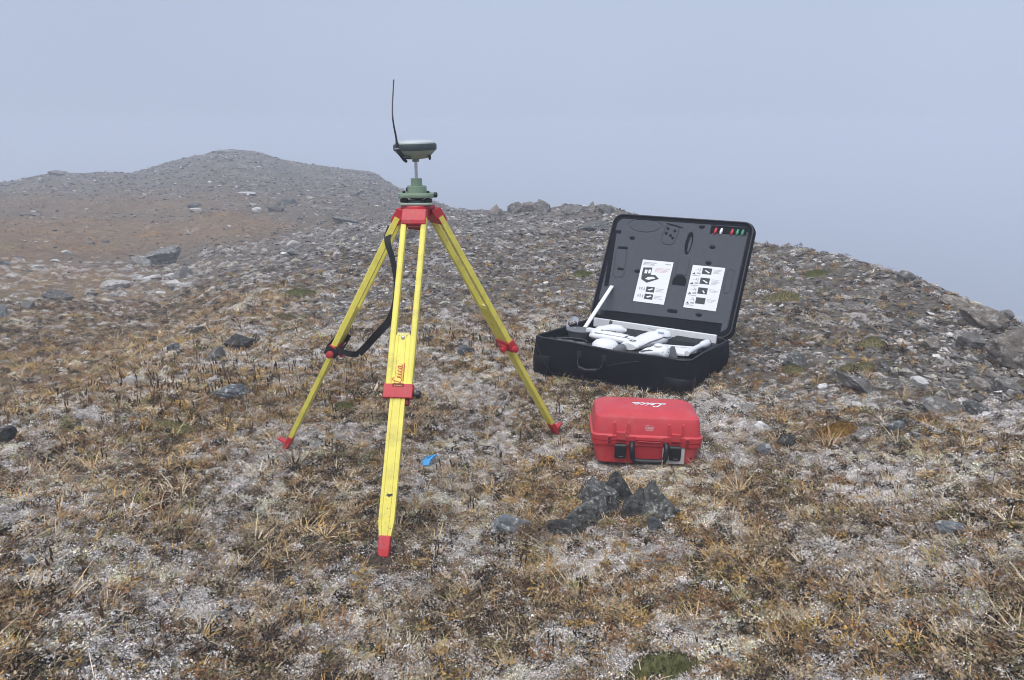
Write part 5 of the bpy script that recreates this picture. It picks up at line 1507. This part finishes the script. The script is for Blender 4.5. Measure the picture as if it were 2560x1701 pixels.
NEAR_ROCKS = [
    # px, py, w, h, shape, material, label, rz, tilt
    (1412, 1350, 96, 50, 'block', 'black', 'low black rock at the lowest end of the rock cluster below the red case', .4, (0, -.25), 3),
    (1466, 1326, 116, 74, 'wedge', 'dark', 'sloping dark grey rock slab next to the lowest rock of the cluster', .35, (0, -.12), 3),
    (1508, 1300, 98, 90, 'block', 'dark', 'dark broken rock in the middle of the cluster below the red case', .35, (0, -.2), 3),
    (1544, 1276, 92, 82, 'boulder', 'black', 'tallest black rock at the back of the cluster below the red case', .1, (0, -.25), 3),
    (1586, 1304, 88, 74, 'boulder', 'black', 'round blackish boulder wedged between the broken rocks of the cluster', .2, (0, 0), 3),
    (1642, 1304, 110, 98, 'wedge', 'dark', 'grey steep rock at the outer end of the cluster', 2.9, (0, .10), 3),
    (1634, 1330, 44, 34, 'boulder', 'slate', 'small grey stone ringed with white lichen in front of the cluster', 0, (0, 0), 2),
    (1457, 1266, 54, 46, 'peak', 'dark', 'small dark pointed rock standing apart behind the rock cluster', .3, (.1, -.3), 2),
    (1270, 1340, 112, 44, 'slab', 'slate', 'flat blue grey slab half covered with white lichen beside the rock cluster', .15, (.1, .15), 2),
    (1962, 1122, 46, 34, 'boulder', 'black', 'black rounded rock standing on the gravel behind the red case', 0, (0, 0), 2),
    (1908, 1144, 62, 28, 'slab', 'slate', 'grey flat slab lying just below the black rounded rock', .2, (.15, .1), 2),
    (1900, 1082, 46, 26, 'block', 'white', 'whitish angular stone above the black rounded rock', .3, (0, .2), 1),
    (1868, 1030, 34, 18, 'slab', 'grey', 'small grey stone between the red case and whitish stone', .1, (0, .1), 1),
    (1985, 922, 62, 34, 'block', 'dark', 'dark blocky rock on the slope beside the open black case', .3, (0, .25), 2),
    (2140, 984, 128, 34, 'ridge', 'grey', 'long grey slab tilted along the slope, upper of two long slabs', -.35, (0, .33), 2),
    (2350, 1038, 126, 32, 'ridge', 'grey', 'long grey slab tilted along the slope, lower of two long slabs', -.3, (0, .30), 2),
    (2440, 1042, 80, 26, 'ridge', 'dark', 'dark slab end sticking out beside the lower long slab', -.2, (0, .25), 1),
    (2056, 976, 26, 15, 'block', 'white', 'small whitish stone just above the upper long slab', 0, (0, 0), 1),
    (2240, 1080, 50, 26, 'slab', 'slate', 'pale blue grey stone lying flat on the dark gravel', .2, (.1, .05), 1),
    (2380, 1346, 82, 30, 'slab', 'slate', 'blue grey stone half buried in white lichen and sedge well below the scree', 0, (.1, .0), 2),
    (2300, 968, 46, 22, 'slab', 'white', 'white flat stone in the scree above the lower long slab', 0, (.1, .1), 1),
    (2466, 1042, 20, 10, 'block', 'white', 'tiny bright white stone on grey gravel', 0, (0, 0), 0),
    (14, 1112, 62, 40, 'boulder', 'black', 'dark rock with a pale lichen spot at the edge of the knoll', 0, (0, 0), 2),
    (590, 1000, 110, 34, 'slab', 'slate', 'pale blue grey slab lying flat among seed heads', .15, (.12, .1), 2),
    (598, 874, 74, 30, 'block', 'black', 'dark low rock with yellowish lichen below it on the hump', 0, (0, .1), 2),
    (546, 910, 44, 46, 'block', 'grey', 'striped grey upright rock on the lip beside the dark low rock', .2, (0, -.1), 2),
    (436, 880, 34, 22, 'block', 'slate', 'small blue grey rock at the foot of the gravel hump', 0, (0, 0), 1),
    (332, 970, 40, 30, 'block', 'pale', 'pale lichen covered rock on the lip of the brown hollow', 0, (0, 0), 2),
    (496, 834, 34, 16, 'boulder', 'black', 'dark mossy stone on top of the gravel hump', 0, (0, 0), 1),
    (82, 1426, 48, 28, 'block', 'slate', 'grey stone among rust coloured plants and white lichen', .2, (0, 0), 2),
    (200, 1440, 44, 20, 'slab', 'slate', 'flat smooth grey stone in the grass beside the other grey stone', 0, (.05, 0), 2),
    (1070, 858, 30, 16, 'boulder', 'black', 'small dark stone right behind the front tripod leg', 0, (0, 0), 1),
    (1166, 886, 44, 24, 'slab', 'slate', 'dull grey flat stone between the tripod and the black case', 0, (.1, 0), 1),
    (1010, 600, 60, 30, 'slab', 'tan', 'tan flat rock seen between the rods of the front tripod leg', .2, (0, -.3), 1),
]
for px, py, w_, h_, sh_, mk, lab, rz, tl_, dt in NEAR_ROCKS:
    place(px, py, w_, h_, sh_, mk, lab, rz=rz, tilt=tl_, detail=dt)

# the outcrop at the edge of the knoll and its blocks
for px, py, w_, h_, sh_, mk, lab, rz, tl_, dt in [
    (2530, 925, 130, 96, 'block', 'tan', 'big brownish bedrock outcrop at the edge of the slope', .1, (0, .05), 3),
    (2460, 826, 120, 52, 'slab', 'tan', 'broad tan bedrock ledge above the big outcrop', -.1, (0, .35), 2),
    (2420, 880, 70, 44, 'block', 'grey', 'angular grey block leaning on the foot of the outcrop', .3, (0, .2), 2),
    (2262, 708, 48, 28, 'block', 'grey', 'grey pointed block standing on the skyline of the slope', 0, (0, .1), 2),
    (2508, 806, 40, 32, 'block', 'grey', 'upright squarish block on the skyline above the outcrop', .2, (0, .2), 2),
    (2380, 764, 70, 22, 'slab', 'tan', 'long tan slab just below the skyline of the slope', 0, (0, .35), 1),
    (2330, 880, 50, 26, 'slab', 'tan', 'tan flat slab uppermost in the scree below the outcrop', 0, (0, .35), 1),
    (2520, 982, 70, 36, 'slab', 'grey', 'thick grey slab lowest in the scree under the outcrop', .2, (0, .25), 1),
    (2450, 978, 64, 30, 'slab', 'tan', 'tan broken slab beside the thick grey slab', .1, (0, .2), 1),
    (1376, 588, 60, 16, 'slab', 'tan', 'pale tan flat rock in the middle of the gravel slope', 0, (.05, 0), 2),
    (1482, 580, 84, 20, 'slab', 'dark', 'dark grey smooth rock face behind the case lid', 0, (.1, -.15), 2),
    (1240, 544, 44, 30, 'peak', 'tan', 'first pointed crag on the middle skyline, nearest the tripod', .1, (0, 0), 2),
    (1290, 534, 46, 27, 'peak', 'grey', 'slanting crag with a sharp tip, second along the middle skyline', -.1, (0, .25), 2),
    (1324, 530, 40, 22, 'block', 'tan', 'low blunt crag between the sharp crag and the highest one', .1, (0, 0), 2),
    (1350, 534, 46, 32, 'block', 'grey', 'highest crag on the middle skyline with a flat top', .2, (0, .1), 2),
    (1442, 536, 56, 20, 'slab', 'grey', 'long low flat crag on the skyline beyond the gap', 0, (0, 0), 1),
    (1478, 534, 24, 24, 'block', 'tan', 'small upright crag between the flat crag and the case lid', 0, (0, 0), 1),
    (1516, 536, 38, 22, 'block', 'grey', 'crag on the skyline touching the corner of the case lid', 0, (0, .1), 1),
]:
    place(px, py, w_, h_, sh_, mk, lab, rz=rz, tilt=tl_, detail=dt)

FAR_ROCKS = [
    (396, 664, 124, 36, 'slab', 'grey', 'biggest grey rock slab on the hillside, tilted with a rounded top', (0, -.25)),
    (350, 666, 50, 26, 'ridge', 'pale', 'pale leaning slab at the lower end of the biggest hillside slab', (0, .5)),
    (464, 696, 46, 26, 'boulder', 'grey', 'rounded grey rock with a pale top beneath the biggest hillside slab', (0, 0)),
    (514, 690, 36, 12, 'slab', 'pale', 'pale slanting slab beside the rounded grey rock', (0, .3)),
    (294, 722, 74, 20, 'slab', 'pale', 'broad pale flat rock in the band of stones across the hollow', (0, -.05)),
    (374, 704, 32, 12, 'boulder', 'white', 'whitish round stone above the band of stones', (0, 0)),
    (438, 718, 50, 14, 'slab', 'pale', 'pale low slab at the far end of the band of stones', (0, .1)),
    (143, 752, 74, 24, 'slab', 'dark', 'dark grey layered slab lying alone in the orange grass', (0, .08)),
    (94, 676, 30, 12, 'boulder', 'pale', 'pale boulder in the brown grass of the hollow', (0, 0)),
    (10, 664, 30, 14, 'block', 'slate', 'grey stone at the very edge of the hollow', (0, 0)),
    (10, 794, 26, 26, 'peak', 'slate', 'blue grey pointed stone standing in the grass next to a squat grey stone', (0, 0)),
    (73, 774, 30, 20, 'block', 'grey', 'squat grey stone near the blue grey pointed stone', (0, 0)),
    (138, 656, 20, 6, 'slab', 'white', 'thin white stone above the pale boulder', (0, 0)),
    (168, 638, 26, 10, 'block', 'pale', 'reddish pale stone pair on the brown flank', (0, .3)),
    (642, 532, 24, 12, 'boulder', 'white', 'bright whitish boulder half way up the far hill', (0, 0)),
    (618, 488, 62, 6, 'slab', 'white', 'thin white ledge below the summit of the far hill', (0, 0)),
    (632, 514, 22, 5, 'slab', 'pale', 'short pale ledge under the thin white ledge', (0, 0)),
    (722, 511, 54, 18, 'block', 'dark', 'dark grey outcrop on the far hill above the whitish boulder', (0, 0)),
    (690, 530, 40, 14, 'block', 'dark', 'lower dark ledge beneath the dark outcrop of the far hill', (0, 0)),
    (487, 520, 36, 12, 'boulder', 'dark', 'dark rounded rock with pale stones under it on the far hill', (0, 0)),
    (490, 530, 34, 8, 'boulder', 'pale', 'pale stones just beneath the dark rounded rock', (0, 0)),
    (736, 622, 36, 18, 'block', 'pale', 'pale heaped rock on the slope left of the tripod strap', (0, .1)),
    (736, 640, 38, 12, 'slab', 'grey', 'grey slab under the pale heaped rock', (0, .1)),
    (892, 618, 12, 10, 'block', 'white', 'small white stone close to the tripod leg', (0, 0)),
    (900, 634, 30, 8, 'slab', 'pale', 'pale thin slab below the small white stone', (0, .25)),
    (560, 384, 60, 7, 'slab', 'grey', 'flat cap of rock on the very summit of the hill', (0, 0)),
    (140, 438, 44, 10, 'slab', 'grey', 'low knob of rock on the shoulder of the far hill', (0, 0)),
    (860, 560, 70, 14, 'slab', 'grey', 'smooth grey swell of rock on the slope beside the tripod head', (0, .15)),
]
for px, py, w_, h_, sh_, mk, lab, tl_ in FAR_ROCKS:
    place(px, py, w_, h_, sh_, mk, lab, tilt=tl_, detail=1 if w_ > 40 else 0)

# scree and scattered stones that nothing tells apart
def many(n, box, wr, mats, shapes, label, group, test=None, seed=1, hr=(.3, .6), tl_=(0, 0)):
    r = random.Random(seed); k = 0; tries = 0
    while k < n and tries < n * 30:
        tries += 1
        px, py = r.uniform(box[0], box[2]), r.uniform(box[1], box[3])
        if test is not None and not test(px, py): continue
        w_ = r.uniform(*wr) * (1.35 if r.random() < .15 else 1)
        place(px, py, w_, w_ * r.uniform(*hr), r.choice(shapes), r.choice(mats), label, 'stone', group, rz=r.uniform(-.6, .6), tilt=(r.uniform(-.15, .15), tl_[1] + r.uniform(-.2, .2)))
        k += 1
many(44, (2290, 850, 2556, 1010), (13, 31), ['grey', 'tan', 'grey', 'pale'], ['slab', 'block', 'slab'], 'angular grey or tan stone in the scree below the bedrock outcrop', 'stones of the scree below the outcrop',
     lambda x, y: y > 850 + (2440 - x) * .35 and not (x > 2470 and y < 930), 5, (.35, .65), (0, .2))
many(16, (2000, 700, 2540, 880), (12, 28), ['grey', 'dark', 'pale', 'tan'], ['slab', 'block', 'ridge'], 'loose grey stone high on the gravel slope under its skyline', 'loose stones high on the slope',
     lambda x, y: y > 640 + (x - 2000) * .36, 8, (.3, .55), (0, .2))
many(14, (1900, 900, 2300, 1110), (10, 22), ['pale', 'grey', 'white', 'slate'], ['slab', 'block'], 'small pale stone strewn on the dark gravel by the cases', 'small pale stones on the dark gravel', None, 12, (.35, .6))
many(22, (230, 690, 470, 745), (12, 34), ['pale', 'pale', 'grey'], ['slab', 'boulder', 'slab'], 'pale flat stone in the band of stones across the hollow', 'pale stones in the band', None, 21, (.25, .45))
many(14, (560, 560, 940, 690), (8, 24), ['pale', 'grey', 'white', 'grey'], ['slab', 'block'], 'grey or pale stone on the rubbly saddle behind the tripod', 'stones on the saddle', None, 31, (.25, .5))
many(9, (20, 600, 330, 690), (8, 20), ['pale', 'grey'], ['slab', 'block'], 'small grey stone scattered in the brown flank of the hollow', 'stones in the brown flank', None, 41, (.25, .5))
many(9, (180, 420, 900, 520), (7, 20), ['pale', 'grey', 'pale'], ['slab', 'slab', 'block'], 'faint pale stone on the upper slope of the misty hill', 'stones on the misty hill',
     lambda x, y: y > 450 - 45 * math.exp(-((x - 580) / 200) ** 2), 51, (.2, .4))
many(12, (1080, 545, 1420, 660), (10, 24), ['tan', 'grey', 'grey', 'pale'], ['slab', 'block', 'slab'], 'tan or grey slab on the slope beneath the crags', 'slabs beneath the crags', None, 61, (.25, .5))
many(9, (420, 790, 900, 880), (9, 20), ['pale', 'grey', 'dark'], ['slab', 'block'], 'grey stone lying on the gravel hump left of the tripod', 'stones on the gravel hump', lambda x, y: y > 860 - (x - 420) * .25, 71, (.3, .5))

# ------------------------------------------------------------------ moss cushions
def moss_material(name, a, b2):
    m, t, b = newmat(name)
    g = t.nodes.new('ShaderNodeNewGeometry'); n = t.nodes.new('ShaderNodeTexNoise'); n.inputs['Scale'].default_value = 60; n.inputs['Detail'].default_value = 6; n.inputs['Roughness'].default_value = .75
    t.links.new(g.outputs['Position'], n.inputs['Vector'])
    r = t.nodes.new('ShaderNodeMapRange'); r.inputs['From Min'].default_value = .38; r.inputs['From Max'].default_value = .62; t.links.new(n.outputs['Fac'], r.inputs['Value'])
    x = t.nodes.new('ShaderNodeMix'); x.data_type = 'RGBA'; x.inputs[6].default_value = (*a, 1); x.inputs[7].default_value = (*b2, 1)
    t.links.new(r.outputs['Result'], x.inputs['Factor']); t.links.new(x.outputs[2], b.inputs['Base Color'])
    b.inputs['Roughness'].default_value = .95; b.inputs['Specular IOR Level'].default_value = .1
    return m
MM = {'green': moss_material('green_moss', (.085, .095, .035), (.205, .215, .085)), 'olive': moss_material('olive_moss', (.10, .092, .045), (.26, .235, .12)),
      'rust': moss_material('rusty_moss', (.090, .045, .015), (.26, .155, .045)), 'pale': moss_material('pale_green_moss', (.22, .20, .09), (.42, .38, .20)), 'dark': moss_material('dark_moss', (.055, .058, .026), (.15, .15, .065))}
def cushion(px, py, wpx, hpx, mk, label, seed):
    p, dep_ = ground_at(px, py)
    w = wpx * dep_ / F_PX; h = hpx * dep_ / F_PX; r = random.Random(seed)
    dp = max(w * .6, .06); hz_ = max(.018, min(h * .55, .25 * w))
    vs, fs = [], []
    NR_, NA_ = 16, 44
    for i in range(NR_ + 1):
        q = i / NR_
        for j in range(NA_):
            a = 2 * math.pi * j / NA_
            k = 1 + .22 * perlin(np.array([math.cos(a) * 1.6 + seed]), np.array([math.sin(a) * 1.6]))[0] + .12 * perlin(np.array([math.cos(a) * 5 + seed]), np.array([math.sin(a) * 5]))[0]
            lx, ly = q * k * w / 2 * math.cos(a), q * k * dp / 2 * math.sin(a)
            x, y = p[0] + lx, p[1] + dp * .4 + ly
            b = perlin(np.array([lx / (.07 * w ** .5) + seed]), np.array([ly / (.07 * w ** .5)]))[0]
            b2 = perlin(np.array([lx / .012 + seed]), np.array([ly / .012]))[0]
            z = float(height(x, y)) + hz_ * math.sqrt(max(0, 1 - q * q)) * (1 + .35 * b) + .006 * b2 * (1 - q) - .012 * q
            vs.append((x - p[0], y - p[1], z - p[2]))
    for i in range(NR_):
        for j in range(NA_):
            fs.append((i * NA_ + j, i * NA_ + (j + 1) % NA_, (i + 1) * NA_ + (j + 1) % NA_, (i + 1) * NA_ + j))
    # short upright shoots, so that the cushion reads as plants
    n0 = min(900, int(260 + w * 900))
    for _ in range(n0):
        q = math.sqrt(r.random()) * .97; a = r.uniform(0, 6.283)
        lx, ly = q * w / 2 * math.cos(a), q * dp / 2 * math.sin(a)
        zz = float(height(p[0] + lx, p[1] + dp * .4 + ly)) - p[2] + hz_ * math.sqrt(1 - q * q) * .98
        s = .0035 * max(1, dep_ / 4); hh = s * r.uniform(2.0, 4.5); c = r.uniform(0, 6.28); k = len(vs)
        dx, dy = math.cos(c) * s * .5, math.sin(c) * s * .5
        vs += [(lx - dx, dp * .4 + ly - dy, zz), (lx + dx, dp * .4 + ly + dy, zz), (lx + r.uniform(-1, 1) * s, dp * .4 + ly + r.uniform(-1, 1) * s, zz + hh)]
        fs.append((k, k + 1, k + 2))
    m = MB(); m.add(vs, fs)
    me = bpy.data.meshes.new('moss_cushion'); me.from_pydata(m.v, [], m.f); me.materials.append(MM[mk])
    o = bpy.data.objects.new('moss_cushion', me); COL.objects.link(o); o.location = p
    return tag(o, label, 'moss')
for i, a in enumerate([
    (1962, 756, 92, 30, 'olive', 'olive moss cushion standing out on the grey gravel beside the case lid'),
    (2042, 694, 56, 20, 'green', 'green moss cushion higher up near the skyline of the slope'),
    (2186, 870, 76, 32, 'olive', 'olive moss patch with a pale centre on the steep gravel'),
    (1458, 692, 52, 18, 'green', 'green moss patch just beside the edge of the case lid'),
    (2100, 1094, 110, 40, 'rust', 'rust and olive moss mound on the gravel behind the black rounded rock'),
    (860, 1026, 54, 34, 'green', 'bright green moss patch between the rear tripod legs'),
    (1518, 1326, 56, 36, 'pale', 'pale yellow green tuft of moss growing against the rock cluster'),
    (1665, 1712, 190, 80, 'dark', 'dark green moss hollow in the lichen well below the rock cluster'),
    (744, 742, 84, 22, 'green', 'green mossy patch on the gravel behind the rear tripod leg'),
    (706, 802, 60, 18, 'olive', 'olive moss patch on top of the gravel hump'),
    (2150, 930, 90, 26, 'olive', 'sparse olive moss strip above the upper long slab'),
    (1985, 934, 60, 24, 'olive', 'yellowish moss at the foot of the dark blocky rock'),
    (430, 1086, 110, 34, 'olive', 'yellow green moss spread in the sedge near the knoll edge'),
]): cushion(*a, seed=i * 3 + 1)
